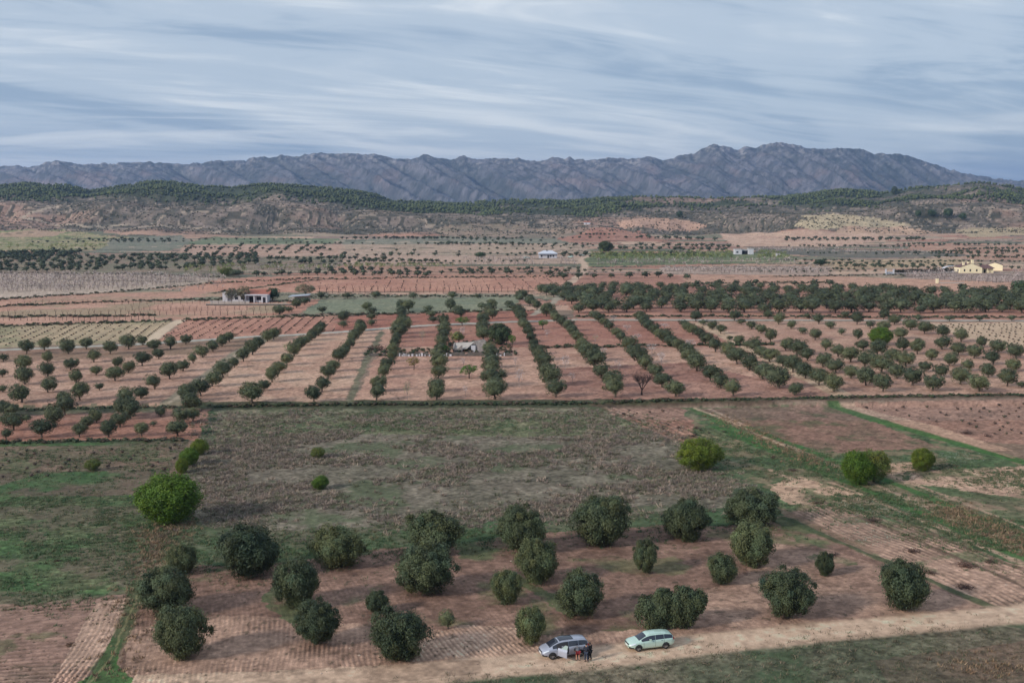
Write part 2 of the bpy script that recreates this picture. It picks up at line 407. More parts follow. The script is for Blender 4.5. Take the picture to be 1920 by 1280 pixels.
# orchards
LEFT_O = "-60,658 280,646 470,634 500,640 400,700 300,762 200,768 -60,778"
field(LEFT_O, (168, 128, 112), (154, 114, 100), furrow=("0,700", "200,696", 4.5, .10))
field("-60,658 280,646 470,634 500,640 450,660 200,672 -60,680", (128, 100, 84), (140, 104, 90))
field("500,640 560,629 715,619 690,650 650,756 300,766", (172, 134, 116), (162, 120, 104), furrow=("560,750", "640,640", 2.2, .08))
field("720,617 1080,601 1290,603 1420,640 1560,740 1280,752 660,756 700,680", (168, 126, 110), (156, 112, 98), furrow=("700,700", "1200,700", 6, .10))
field("740,614 1080,601 1290,603 1420,650 1000,652 735,650", (144, 92, 80), (152, 102, 88), furrow=("700,640", "1200,630", 8, .10))
field("1050,690 1290,680 1560,742 1280,754 1060,752", (136, 92, 82), (150, 106, 94))
field("1290,603 1480,602 1960,604 1960,744 1560,742 1400,650", (164, 124, 108), (152, 110, 96), furrow=("1300,700", "1800,690", 5, .10))
field("1740,606 1960,604 1960,650 1860,650", (176, 146, 124), (168, 138, 116), furrow=("1800,640", "1900,640", 3, .16))
field("1300,606 1330,604 1600,740 1560,742", (170, 138, 116), jit=.5)
# strip below the left orchard
field("-60,772 400,764 392,800 388,824 -60,832", (136, 94, 82), (148, 104, 92), furrow=("0,800", "300,796", 2, .08))
field("-60,764 300,758 300,772 -60,780", (78, 84, 62), (100, 92, 76))
# near left field
field("-200,832 350,826 352,850 300,905 290,1000 235,1130 120,1340 -300,1340", (104, 88, 78), (88, 82, 70), green=(GREEN, .57, 14, 81), furrow=("0,900", "280,880", 1.2, .3))
field("-200,930 270,930 290,960 275,1030 230,1130 120,1150 -200,1160", (64, 90, 56), (84, 88, 66), con=.45, green=((100, 88, 78), .52, 6, 84), furrow=("0,1000", "280,990", 1.2, .3))
field("-200,840 340,834 320,880 -200,890", (116, 94, 84), (98, 88, 74), green=((84, 90, 66), .56, 8, 82), furrow=("0,850", "280,845", 1.8, .4))
field("-200,1140 60,1130 235,1112 242,1125 150,1290 120,1360 -300,1360", (128, 100, 92), (112, 92, 84), furrow=("0,1200", "200,1192", .9, .45), green=((84, 84, 62), .66, 6, 85))
field("180,1130 240,1118 246,1132 178,1260 120,1360 60,1360 120,1240", (158, 128, 116), (140, 110, 100), furrow=("150,1250", "225,1130", 0.5, .7), jit=.4)
# middle brush field
field("392,768 1130,766 1275,800 1330,850 1440,930 1480,965 1380,985 1000,1000 560,1050 330,1080 285,1010 300,960 350,870", (92, 88, 74), (74, 88, 64), con=.3, green=((60, 86, 58), .56, 9, 86))
field("400,768 1130,766 1270,806 1000,822 640,816 400,826", (94, 96, 74), (118, 110, 92), con=.5, furrow=("700,800", "790,770", 2.6, .10), green=((74, 90, 64), .56, 9, 87))
field("380,835 640,812 1000,818 1270,812 1330,880 1400,925 1380,950 1000,975 640,990 400,1000 345,950", (110, 101, 92), (98, 92, 82), con=.5, green=((74, 86, 62), .62, 10, 88))
# foreground grove
GROVE = "150,1360 215,1270 240,1180 262,1090 330,1060 400,1062 560,1052 690,1030 870,1015 1050,995 1250,985 1400,985 1480,985 1560,1010 1700,1075 1860,1142 1930,1150 1400,1300"
field(GROVE, (112, 86, 78), (124, 96, 87), con=.28, furrow=("500,1250", "470,1060", .5, .16), green=((92, 92, 66), .64, 9, 89))
field("225,1290 240,1180 400,1150 640,1170 960,1190 1200,1180 1450,1160 1700,1120 1880,1142 1500,1200 1000,1240 600,1300", (146, 116, 104), (130, 102, 92), con=.3, furrow=("300,1200", "330,1120", .48, .34))
field("860,1170 1010,1180 1010,1225 860,1236 770,1240 800,1190", (144, 114, 103), (156, 126, 113), con=.3, furrow=("880,1200", "920,1230", .5, .5))
field("1420,1010 1600,1040 1850,1140 1500,1190 1300,1190 1300,1120 1400,1080", (128, 100, 90), (148, 118, 106), con=.28, furrow=("1450,1100", "1720,1150", .5, .5))
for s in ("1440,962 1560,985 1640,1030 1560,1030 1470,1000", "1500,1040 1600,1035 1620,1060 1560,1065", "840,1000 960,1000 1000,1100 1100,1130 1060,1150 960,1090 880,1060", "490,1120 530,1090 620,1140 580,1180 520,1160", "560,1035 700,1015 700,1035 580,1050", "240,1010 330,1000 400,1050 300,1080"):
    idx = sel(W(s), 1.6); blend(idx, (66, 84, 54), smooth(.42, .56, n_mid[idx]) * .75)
# right-hand fields
field("1125,766 1285,764 1400,832 1330,860 1275,830", (126, 90, 80), (146, 110, 98), con=.3, furrow=("1130,768", "1350,850", 1.5, .5), jit=.5)
field("1280,764 1550,756 1960,880 1960,1150 1870,1142 1480,965 1400,900 1330,850", (68, 86, 58), (86, 92, 68), con=.45, green=((126, 108, 90), .53, 3.5, 90))
field("1310,766 1550,756 1650,795 1760,838 1560,850 1430,818", (128, 96, 86), (112, 90, 78), con=.35, green=((78, 84, 60), .62, 6, 91), furrow=("1310,780", "1600,775", 1.6, .35))
field("1590,754 1980,746 1980,832 1850,830 1700,786", (146, 108, 96), (132, 100, 90), con=.3, furrow=("1600,780", "1850,776", 1.8, .35))
field("1560,756 1600,755 1760,800 1900,845 1850,845 1680,795", (164, 130, 114), jit=.5)
field("1710,885 1930,872 1990,920 1930,935 1700,905", (176, 142, 126), (160, 128, 114), con=.3, green=((80, 90, 62), .6, 5, 92))
field("1640,870 1740,864 1740,880 1650,890", (172, 138, 120), (158, 126, 112), con=.3)
field("1430,905 1500,893 1600,925 1560,948 1480,945", (176, 142, 124), (150, 124, 108), con=.3, green=((74, 92, 60), .56, 4, 93))
field("1480,962 1560,940 1700,985 1990,1090 1990,1160 1870,1142", (148, 118, 106), (128, 104, 94), con=.3, furrow=("1500,965", "1860,1130", .8, .6), green=((76, 88, 62), .60, 5, 94))
field("1560,925 1720,950 1960,1050 1960,1075 1700,985 1560,945", (66, 88, 60), (100, 96, 78), con=.3, green=((150, 122, 108), .56, 5, 95))
field("1690,925 1930,940 1990,960 1990,1060 1850,1010", (72, 90, 62), (96, 94, 74), con=.35, furrow=("1700,930", "1900,940", 1.5, .12), green=((142, 114, 100), .60, 7, 96))
field("1840,1000 1900,990 1990,1040 1990,1060", (160, 128, 114))
line("1330,766 1430,815 1560,870 1680,925 1800,980 1960,1060", 1.0, (160, 132, 118), .8)
line("1470,970 1560,1010 1700,1068 1860,1140", 1.15, (62, 72, 50), .85, bump=.05, rag=1.0, wob=1.5)
line("1430,940 1560,1000 1640,1035", 1.6, (118, 94, 82), .8)
line("1560,757 1680,798 1800,832 1940,872", 2.8, (56, 96, 46), .9)
line("1300,766 1380,806 1450,838 1560,880", 2.4, (58, 92, 48), .85)
line("1300,764 1400,802 1470,836", .9, (170, 140, 120), .85)
for s_, w_, c_ in (("1340,800 1480,858 1640,925 1800,992 1960,1062", 1.6, (54, 92, 46)), ("1400,800 1560,862 1700,915 1960,1020", 1.5, (56, 94, 48)), ("1560,905 1700,962 1960,1075", .7, (164, 134, 118)),
                   ("1520,930 1700,1005 1900,1090", .5, (96, 78, 70)), ("1560,925 1760,1005 1960,1085", .5, (104, 84, 74)), ("1600,960 1760,1030 1930,1105", .4, (94, 76, 66)), ("1640,880 1800,940 1960,1005", .8, (156, 128, 112)),
                   ("1620,770 1760,815 1900,858", .5, (150, 116, 102)), ("1440,880 1560,925", .7, (160, 130, 114))):
    line(s_, w_ * 1.15, c_, .88, rag=.6)
# lower field under the road
field("250,1420 640,1330 860,1268 1100,1240 1300,1216 1600,1186 1930,1158 2300,1120 2300,1500 100,1500", (78, 80, 66), (98, 90, 78), con=.55, green=((58, 76, 54), .58, 8, 97), furrow=("1000,1260", "1400,1225", 1.3, .12))
field("1640,1240 1930,1200 2100,1230 2100,1330 1700,1320", (84, 76, 66), (102, 84, 74), con=.35)
# grassy wedge bottom left
field("150,1400 110,1300 170,1265 215,1190 232,1195 218,1245 270,1290 330,1400", (60, 92, 48), (72, 88, 58), con=.3, jit=.4)
line("262,1090 245,1140 225,1200 190,1250", 1.6, (66, 78, 52), .85)
line("262,1095 240,1160 212,1228 150,1300", .18, (128, 120, 88), .6, wob=1.2)
line("300,985 285,1040 262,1090", 1.0, (128, 104, 92), .8)
# banks and hedges
BANKS = ["-60,772 390,764", "-60,832 180,829 345,826", "385,764 640,760 1130,758", "1130,757 1300,752 1560,748 1700,745 1990,742",
         "-60,578 200,566 420,562 545,566", "-60,596 290,592", "-60,614 320,602", "340,601 620,592 1000,582", "400,550 600,524 760,521 1060,519", "-60,566 200,549 420,530 600,522",
         "550,560 640,556 1000,556", "1000,652 1290,648 1450,646", "1080,594 1300,594 1990,596", "1280,532 1560,530", "-60,512 250,514 420,520", "1450,519 1640,516 1700,516",
         "640,478 1110,477", "-60,474 380,475", "-60,444 60,436", "380,482 640,486", "600,548 1000,546", "1110,474 1500,472", "1050,452 1240,452"]
for i, s in enumerate(BANKS):
    wd = [2.5, 1.8, 4.5, 4.0][i] if i < 4 else (2.2 if i not in (7, 11) else 1.2)
    far_ = P(s)[0, 1] < 560
    line(s, wd * (1.7 if far_ else 1), (58, 68, 50) if i != 3 else (84, 66, 56), .92, bump=.25)
hr_ = np.random.default_rng(8)
for _ in range(130):
    yy_ = 446 + 92 * hr_.random() ** 1.3; xx_ = hr_.uniform(-60, 1900); ln_ = hr_.uniform(80, 420); sl_ = hr_.uniform(-.025, .025)
    if yy_ > 520 and xx_ > 300: continue
    line(f"{xx_},{yy_} {xx_ + ln_ / 2},{yy_ + sl_ * ln_ / 2 + hr_.uniform(-1.5, 1.5)} {xx_ + ln_},{yy_ + sl_ * ln_}", hr_.uniform(2, 6), [(62, 66, 54), (72, 70, 58), (176, 150, 134), (58, 62, 50)][hr_.integers(0, 4)], .8, wob=2)
line("655,756 668,715 690,672 715,622", 1.6, (92, 92, 72), .8)
line("1130,757 1300,753 1560,749", 1.5, (60, 70, 48), .7)
# tracks
cl = line("2700,1040 2100,1128 1920,1150 1600,1178 1300,1208 1100,1234 950,1248 800,1262 640,1278 480,1292 300,1312 200,1330", 4.7, (174, 146, 130), 1.0, k=1, rag=.15)
near = y < 190
dl = pldist(x[near], y[near], W("1920,1148 1600,1176 1300,1206 1100,1230 950,1244 800,1258 640,1272 480,1284 300,1300"))
a_ = np.exp(-((dl - 0.9) / 0.28) ** 2) * 0.4 * (0.5 + n_mid[near])
C[near] = C[near] * (1 - a_[:, None]) + lin((186, 158, 142))[None] * a_[:, None]
a_ = np.exp(-((dl - 2.2) / 0.35) ** 2) * 0.25
C[near] = C[near] * (1 - a_[:, None]) + lin((124, 98, 84))[None] * a_[:, None]
field("200,1345 250,1262 480,1262 900,1236 900,1262 640,1290 400,1320", (164, 137, 122), (150, 124, 110), con=.25)
line("322,756 390,706 450,662 500,632", 5.0, (120, 112, 96), .9, k=2, rag=.2)
line("318,756 386,706 446,662 496,632", 1.0, (150, 132, 116), .8)
line("278,643 308,618 338,600", 3.6, (184, 158, 138), .95, k=2, rag=.15)
line("1060,536 1078,524 1092,510 1098,496 1088,486 1110,478", 4.5, (184, 152, 134), .9, k=2, rag=.2)
line("1000,590 1040,566 1050,552", 3.0, (150, 138, 126), .9, k=2)
line("240,420 160,425 40,408 60,398 110,386", 7, (168, 148, 134), .8)
line("130,431 280,424 420,430 400,438", 8, (166, 144, 130), .7)
line("1450,474 1480,484 1530,492", 3, (172, 146, 126), .8)
rd = line(ROAD, 3.6, (150, 148, 146), 1.0, k=3, rag=0.02, wob=.15)
nearm = y < 300
C[nearm] *= (1 + .85 * (fbm(x[nearm] / .8, y[nearm] / .9, 301, 3, .6) - .5) + .4 * (fbm(x[nearm] / 3.5, y[nearm] / 3.5, 302, 3) - .5))[:, None]
spk = nearm & (vn(x / .45, y / .6, 303) > .88) & (n_mid > .42) & (cls == 0)
C[spk] = C[spk] * .45 + lin((60, 62, 48)) * .4
midm = (y >= 300) & (y < 1400)
C[midm] *= (1 + .35 * (fbm(x[midm] / 6, y[midm] / 7, 304, 4, .6) - .5))[:, None]
spk = midm & (vn(x / np.where(y < 600, 1.1, 2.2), y / np.where(y < 600, 3.5, 9), 305) > .92) & (cls == 0)
C[spk] = C[spk] * .5 + lin((70, 68, 56)) * .4
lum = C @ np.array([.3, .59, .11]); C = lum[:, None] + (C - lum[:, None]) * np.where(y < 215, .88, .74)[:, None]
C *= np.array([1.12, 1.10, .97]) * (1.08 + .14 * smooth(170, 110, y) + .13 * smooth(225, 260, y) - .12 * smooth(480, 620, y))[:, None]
C = np.clip(C, 0.01, 0.62)
z = z + rel * (cls == 0)
GV = np.stack([x, y, z], 1)
ii = (np.arange(NR - 1)[:, None] * NCc + np.arange(NCc - 1)[None, :]).ravel()
GQ = np.stack([ii, ii + 1, ii + 1 + NCc, ii + NCc], 1)
fc = cls[GQ].max(1)
fc = np.where((fc == 0) & (GV[GQ[:, 0], 1] > 1400), 4, fc)
M_GROUND = mat_ground("soil_and_weeds"); M_ROADD = mat_ground("packed_dirt", .12); M_ASPH = mat_ground("worn_asphalt", .1, bump=.02)
M_HILL = mat_ground("hill_scrub_soil", .3, (0.12, 0.5), bump=.8)
for k, (nm, mt) in enumerate([("ground", M_GROUND), ("dirt_road", M_ROADD), ("farm_track", M_ROADD), ("paved_road", M_ASPH), ("hills", M_HILL)]):
    q = GQ[fc == k]
    used, inv = np.unique(q, return_inverse=True)
    mk(nm, GV[used], inv.reshape(-1, 4), mt, colors=C[used], smooth_=True)['kind'] = 'structure'
# low apron so the land goes on beyond the modelled valley
mk("terrain", [(-16000, -6000, -3), (16000, -6000, -3), (16000, 16000, -3), (-16000, 16000, -3)], [(0, 1, 2, 3)], mat_simple("plain_soil", lin((120, 100, 88)) , .95, noise=.3, nscale=.01))['kind'] = 'structure'

# ------------------------------------------------------------------ mountain range
my = np.concatenate([np.arange(4900, 5400, 60), np.arange(5400, 6900, 12), np.arange(6900, 8200, 80)])
ma = np.linspace(-0.66, 0.66, 1500)
MX = ma[None, :] * 6700 + (my[:, None] * 0); MY = np.repeat(my[:, None], len(ma), 1)
mx = MX.ravel(); myy = MY.ravel()
mpx = 960 + F * mx / 6700
crest = zof(mpx, PM, 6700)
t = np.clip((myy - 4900) / (6700 - 4900), 0, 1)
back = smooth(6760, 8200, myy)
shape = 0.30 * smooth(0, .55, t) + 0.70 * np.clip((t - .42) / .58, 0, 1) ** 1.15
sk = mx + (6700 - myy) * -0.42                    # spurs run down to the right
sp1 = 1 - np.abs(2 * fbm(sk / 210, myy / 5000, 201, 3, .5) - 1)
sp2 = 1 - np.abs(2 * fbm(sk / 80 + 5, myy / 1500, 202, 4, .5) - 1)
env = np.sin(pi * np.clip(t, 0, 1)) ** 0.7
mz = crest * shape + env * (170 * (sp1 - 0.75) + 60 * (sp2 - 0.7)) + env * 18 * (fbm(mx / 40, myy / 40, 203, 4) - .5)
mz += smooth(.86, 1, t) * 14 * (vn(mx / 34, myy / 400, 205) - .35) + smooth(.86, 1, t) * 8 * (vn(mx / 12, myy / 200, 206) - .4)
mz = mz * (1 - back * .8)
mz[myy < 5000] = np.minimum(mz[myy < 5000], 0.5)
rock = fbm(mx / 60, myy / 60, 211, 5, .62); rk2 = fbm(mx / 16, mz / 14, 212, 4, .6)
cm = lin((108, 106, 110))[None] * (1 - smooth(.40, .6, rock)[:, None]) + lin((80, 82, 84))[None] * smooth(.40, .6, rock)[:, None]
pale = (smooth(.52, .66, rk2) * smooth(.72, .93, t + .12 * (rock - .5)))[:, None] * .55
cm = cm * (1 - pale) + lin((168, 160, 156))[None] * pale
pk = (smooth(.55, .7, fbm(mx / 120, mz / 50, 213, 4)) * smooth(.35, .5, t) * (1 - smooth(.75, .9, t)))[:, None] * .22
cm = cm * (1 - pk) + lin((150, 122, 114))[None] * pk
ds = (vn(mx / 11, myy / 17, 214) > .74)
cm[ds] = cm[ds] * .45 + lin((52, 58, 48)) * .5
gl = smooth(.80, .55, sp1)[:, None] * .45 + smooth(.75, .5, sp2)[:, None] * .2  # darker scrub tone in gullies, also painting in the spurs' light-dark contrast
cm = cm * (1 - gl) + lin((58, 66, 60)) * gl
cm *= 1.0
NRm, NCm = MX.shape
ii = (np.arange(NRm - 1)[:, None] * NCm + np.arange(NCm - 1)[None, :]).ravel()
M_MT = mat_ground("mountain_rock", .28, (0.02, 0.09), bump=5)
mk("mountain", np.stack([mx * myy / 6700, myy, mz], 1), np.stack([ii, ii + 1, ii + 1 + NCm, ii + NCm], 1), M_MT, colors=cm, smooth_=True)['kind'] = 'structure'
# ------------------------------------------------------------------ foliage
def mat_leaf(name, var=0.35, trans=0.15):
    m = bpy.data.materials.new(name); m.use_nodes = True
    t = m.node_tree; b = t.nodes['Principled BSDF']
    b.inputs['Roughness'].default_value = 0.6; b.inputs['Specular IOR Level'].default_value = 0.25
    at = nd(t, 'ShaderNodeAttribute'); at.attribute_name = 'Col'
    oi = nd(t, 'ShaderNodeObjectInfo')
    r = ramp(t, oi.outputs['Random'], [(0.0, (1 - var, 1 - var * .85, 1 - var * .8)), (0.5, 1.0), (1.0, (1 + var * 1.1, 1 + var * .9, 1 + var * .55))])
    c = mixc(t, 1.0, at.outputs['Color'], r, 'MULTIPLY')
    t.links.new(c, b.inputs['Base Color'])
    tr = nd(t, 'ShaderNodeBsdfTranslucent'); t.links.new(c, tr.inputs['Color'])
    mx_ = nd(t, 'ShaderNodeMixShader'); mx_.inputs[0].default_value = trans
    t.links.new(b.outputs[0], mx_.inputs[1]); t.links.new(tr.outputs[0], mx_.inputs[2])
    t.links.new(mx_.outputs[0], t.nodes['Material Output'].inputs[0])
    return m
M_LEAF = mat_leaf("leaves"); M_LEAF2 = mat_leaf("bright_leaves", .15, .3)
M_BARK = mat_simple("bark", lin((98, 84, 74)), .9, noise=.4, nscale=4)
M_BARKD = mat_simple("dark_bark", lin((66, 52, 48)), .9, noise=.3, nscale=4)
M_DRY = mat_leaf("dry_stalks", .1, .1)

def unit(v): return v / (np.linalg.norm(v, axis=-1, keepdims=True) + 1e-9)
def quads(cen, nor, size, asp, g, up=0.0):
    """leaf-sized quads: centres, normals, half sizes"""
    n = len(cen); r = g.normal(size=(n, 3)); r[:, 2] += up
    tt = unit(r - (r * nor).sum(1)[:, None] * nor); bb = np.cross(nor, tt)
    a = tt * (size * asp)[:, None]; b = bb * size[:, None]
    V = np.stack([cen - a - b * .6, cen + a * .2 - b, cen + a * 1.1, cen + a * .1 + b], 1).reshape(-1, 3)
    return V, np.arange(n * 4).reshape(-1, 4)
def ico(sub=1):
    t = (1 + 5 ** .5) / 2
    v = [(-1, t, 0), (1, t, 0), (-1, -t, 0), (1, -t, 0), (0, -1, t), (0, 1, t), (0, -1, -t), (0, 1, -t), (t, 0, -1), (t, 0, 1), (-t, 0, -1), (-t, 0, 1)]
    f = [(0, 11, 5), (0, 5, 1), (0, 1, 7), (0, 7, 10), (0, 10, 11), (1, 5, 9), (5, 11, 4), (11, 10, 2), (10, 7, 6), (7, 1, 8), (3, 9, 4), (3, 4, 2), (3, 2, 6), (3, 6, 8), (3, 8, 9), (4, 9, 5), (2, 4, 11), (6, 2, 10), (8, 6, 7), (9, 8, 1)]
    v = [Vector(p).normalized() for p in v]
    for _ in range(sub):
        nf = []; cache = {}
        def mid(a, b):
            k = (min(a, b), max(a, b))
            if k not in cache: cache[k] = len(v); v.append(((v[a] + v[b]) / 2).normalized())
            return cache[k]
        for a, b, c in f:
            ab, bc, ca = mid(a, b), mid(b, c), mid(c, a)
            nf += [(a, ab, ca), (b, bc, ab), (c, ca, bc), (ab, bc, ca)]
        f = nf
    return np.array([tuple(p) for p in v]), np.array(f)
ICO1, ICO2 = ico(1), ico(2)
def crown_geo(seed, nc, nl, leaf, c0=0.22, lump=.22, rc=(.11, .20), lobes=None, tuft=.5, core=.36, topw=.0, asp=1.5, hem=0, sprig=0.0, rough=0.0):
    """crown in a unit box: radius about .5, height c0..1. Returns V, quads, colours(4 per quad)"""
    g = np.random.default_rng(seed)
    k = np.arange(nc) + .5; ph = np.arccos(1 - 2 * k / nc); th = pi * (1 + 5 ** .5) * k + g.normal(0, .25, nc)
    ph = np.clip(ph + g.normal(0, .12, nc), 0, pi)
    d = np.stack([np.cos(th) * np.sin(ph), np.sin(th) * np.sin(ph), np.cos(ph)], 1)
    lob = unit(g.normal(size=(7, 3))); la = g.uniform(-1, 1, 7)
    R = 1 + lump * (np.exp(-((1 - d @ lob.T) * 3)) * la).sum(1)
    R *= np.where(g.random(nc) < .22, g.uniform(.55, .85, nc), g.uniform(.86, 1.03, nc))
    R *= 1 + g.normal(0, 1, nc) * rough
    rcs = g.uniform(rc[0], rc[1], nc)
    cen = d * (R * (.5 - rcs * .55))[:, None]
    if topw: cen[:, :2] *= (1 + topw * cen[:, 2:3])
    if lobes is not None:                        # crown split in lobes (x, y, z, radius)
        lb = np.array(lobes); w_ = g.integers(0, len(lb), nc)
        cen = lb[w_, :3] + cen * lb[w_, 3:4]
    ci = np.repeat(np.arange(nc), nl); n = len(ci)
    ld = unit(g.normal(size=(n, 3)) + d[ci] * .8 + np.array([0, 0, .35]))
    pos = cen[ci] + ld * (rcs[ci] * np.where(g.random(n) < sprig, g.uniform(1.1, 1.7, n), g.uniform(.55, 1.1, n)))[:, None] * np.array([1, 1, 1.2])
    nor = unit(ld * .6 + d[ci] * .35 + g.normal(0, .5, (n, 3)))
    cv = g.uniform(.7, 1.3, nc) * (1 + rough * g.normal(0, 1, nc)); hue = g.normal(0, .07, nc)
    colr = cv[ci] * g.uniform(.88, 1.12, n)
    cc = np.stack([colr * (1 + hue[ci]), colr, colr * (1 - hue[ci])], 1)
    s = leaf * g.uniform(.6, 1.3, n)
    V, Q = quads(pos, nor, s, asp, g, tuft)
    CC = np.repeat(cc, 4, 0)
    if core:
        iv, if_ = ICO2
        r = 1 + lump * (np.exp(-((1 - iv @ lob.T) * 3)) * la).sum(1)
        cvv = []; 
        for (lx, ly, lz, lr) in (lobes if lobes is not None else [(0, 0, 0, 1)]):
            q = iv * (r * core * g.uniform(.85, 1.05, len(iv)))[:, None] * lr
            if topw: q[:, :2] *= (1 + topw * q[:, 2:3])
            cvv.append(q + np.array([lx, ly, lz]))
        for q in cvv:
            o = len(V); V = np.concatenate([V, q]); Q = np.concatenate([Q, np.concatenate([if_ + o, (if_ + o)[:, 2:3]], 1)])
            CC = np.concatenate([CC, np.full((len(q), 3), .8)])
    V = V.copy(); V[:, :2] *= .5 / max(.3, np.percentile(np.abs(V[:, :2]), 98.5)); V[:, 2] *= .5 / max(.3, np.percentile(np.abs(V[:, 2]), 99))
    if hem: V[:, :2] *= (1 - hem * smooth(.0, -.5, V[:, 2]))[:, None]
    V[:, 2] = c0 + (1 - c0) * np.clip(V[:, 2] + .5, -.02, 1.2)
    return V, Q, CC
def tri4(Q):                                     # quads with a doubled last corner become triangles
    return [tuple(q) if q[2] != q[3] else tuple(q[:3]) for q in Q]
def crown_mesh(name, base, mat, **kw):
    V, Q, CC = crown_geo(**kw)
    bad = Q[:, 2] == Q[:, 3]
    me = bpy.data.meshes.new(name)
    nq, ntr = int((~bad).sum()), int(bad.sum())
    me.vertices.add(len(V)); me.vertices.foreach_set('co', V.astype(np.float32).ravel())
    li = np.concatenate([Q[~bad].ravel(), Q[bad][:, :3].ravel()]).astype(np.int32)
    me.loops.add(len(li)); me.loops.foreach_set('vertex_index', li)
    me.polygons.add(nq + ntr)
    me.polygons.foreach_set('loop_start', np.concatenate([np.arange(nq) * 4, nq * 4 + np.arange(ntr) * 3]).astype(np.int32))
    me.update(calc_edges=True)
    c = np.ones((len(V), 4), np.float32); c[:, :3] = np.clip(CC * base[None], 0, 1)
    me.attributes.new('Col', 'FLOAT_COLOR', 'POINT').data.foreach_set('color', c.ravel())
    me.materials.append(mat)
    return me
def tube(V, Fc, p, q, r0, r1, k=5):
    p = np.array(p, float); q = np.array(q, float); d = unit(q - p); a = unit(np.cross(d, [0.3, .9, .2])); b = np.cross(d, a); o = len(V)
    for c, r in ((p, r0), (q, r1)):
        for i in range(k): V.append(tuple(c + r * (cos(2 * pi * i / k) * a + sin(2 * pi * i / k) * b)))
    for i in range(k): Fc.append((o + i, o + (i + 1) % k, o + k + (i + 1) % k, o + k + i))
def trunk_mesh(name, seed, mat, h=.4, r=.035, limbs=4, spread=.26, top=.62, twigs=0):
    g = random.Random(seed); V, Fc = [], []
    cx, cy = g.uniform(-.03, .03), g.uniform(-.03, .03)
    tube(V, Fc, (0, 0, -.05), (cx * .5, cy * .5, h * .5), r * 1.5, r * 1.1, 7)
    tube(V, Fc, (cx * .5, cy * .5, h * .48), (cx, cy, h), r * 1.1, r * .8, 7)
    ends = []
    for i in range(limbs):
        a = 2 * pi * i / limbs + g.uniform(-.4, .4); s = spread * g.uniform(.7, 1.1); e = (cos(a) * s, sin(a) * s, top * g.uniform(.9, 1.1))
        m = (cx + (e[0] - cx) * .5, cy + (e[1] - cy) * .5, h + (e[2] - h) * .55)
        tube(V, Fc, (cx, cy, h * .93), m, r * .65, r * .45); tube(V, Fc, m, e, r * .45, r * .22); ends.append((m, e))
    for (m, e) in ends:
        for j in range(twigs):
            t_ = g.uniform(0, 1); p = [m[k] + (e[k] - m[k]) * t_ for k in range(3)]
            q = [p[0] + g.uniform(-.22, .22), p[1] + g.uniform(-.22, .22), min(1, p[2] + g.uniform(.05, .38))]
            tube(V, Fc, p, q, r * .25, r * .07, 3)
            for _ in range(2):
                p2 = [p[k] + (q[k] - p[k]) * g.uniform(.4, .9) for k in range(3)]
                tube(V, Fc, p2, [p2[0] + g.uniform(-.1, .1), p2[1] + g.uniform(-.1, .1), p2[2] + g.uniform(0, .15)], r * .12, r * .05, 3)
    me = bpy.data.meshes.new(name); me.from_pydata(V, [], Fc); me.update(); me.materials.append(mat)
    return me
OL = lin((84, 93, 66)); OLM = lin((90, 97, 72)); OLF = lin((80, 88, 66))
BUSH = [crown_mesh("bushy_crown", OL, M_LEAF, seed=100 + i, nc=120, nl=300, leaf=.0085, c0=.0, lump=.33, rc=(.08, .17), tuft=2.0, topw=[.0, .1, -.1, .15, 0, -.05][i], asp=3.2, hem=[.12, .2, .05, .25, .1, .15][i], sprig=.12, core=.30, rough=.13) for i in range(6)]
BUSHT = trunk_mesh("grey_trunk", 3, M_BARK, h=.2, r=.04, limbs=5, spread=.25, top=.5)
WIDE = crown_mesh("lobed_crown", OL, M_LEAF, seed=131, nc=220, nl=160, leaf=.0095, c0=.0, lump=.2, rc=(.07, .13), tuft=2.0, lobes=[(-.2, 0, -.06, .68), (.17, .02, .0, .70), (.36, 0, .08, .45), (-.05, .1, -.05, .6)], asp=2.0)
MID = [crown_mesh("olive_crown", OLM, M_LEAF, seed=200 + i, nc=[44, 38, 50, 42, 36, 46, 40, 48][i], nl=70, leaf=.019, c0=[.1, .06, .16, .12, .1, .18, .08, .14][i], lump=[.5, .7, .4, .55, .8, .45, .6, .35][i], rc=(.12, .2), tuft=.9, asp=1.9, sprig=.08, hem=.15) for i in range(8)]
MIDT = [trunk_mesh("olive_trunk", 20 + i, M_BARK, h=[.2, .16, .24, .2][i], r=.04, limbs=4) for i in range(4)]
LOOSE = [crown_mesh("bright_crown", lin([(84, 110, 40), (108, 122, 44), (98, 108, 54)][i]), M_LEAF2, seed=300 + i, nc=[170, 150, 100][i], nl=130, leaf=.012, c0=[.02, .02, .05][i], sprig=.08, hem=.2, lump=.34, rc=(.08, .16), tuft=.6, core=.22 if i != 2 else 0, asp=1.3) for i in range(3)]
FIG = [crown_mesh("fresh_green_crown", lin((80, 118, 46)), M_LEAF2, seed=320 + i, nc=40, nl=50, leaf=.024, c0=.35, lump=.5, rc=(.1, .18), tuft=.3, asp=1.2, core=False) for i in range(2)]
PINE = crown_mesh("pine_crown", lin((74, 86, 58)), M_LEAF, seed=340, nc=90, nl=80, leaf=.018, c0=.08, lump=.25, rc=(.1, .16), tuft=.8)

def node_copy(name, me, parent, sx=1):
    o = bpy.data.objects.new(name, me); col.objects.link(o); o.parent = parent
    return o
def place_tree(kind, loc, wd, ht, crown, trunk, label, cat, group=None, rz=None, lean=0):
    e = empty(kind, tuple(loc), random.uniform(0, 6.28) if rz is None else rz, label=label, cat=cat, group=group)
    e.scale = (wd, wd * random.uniform(.9, 1.05), ht)
    if crown: node_copy("crown", crown, e)
    if trunk: node_copy("trunk", trunk, e)
    return e

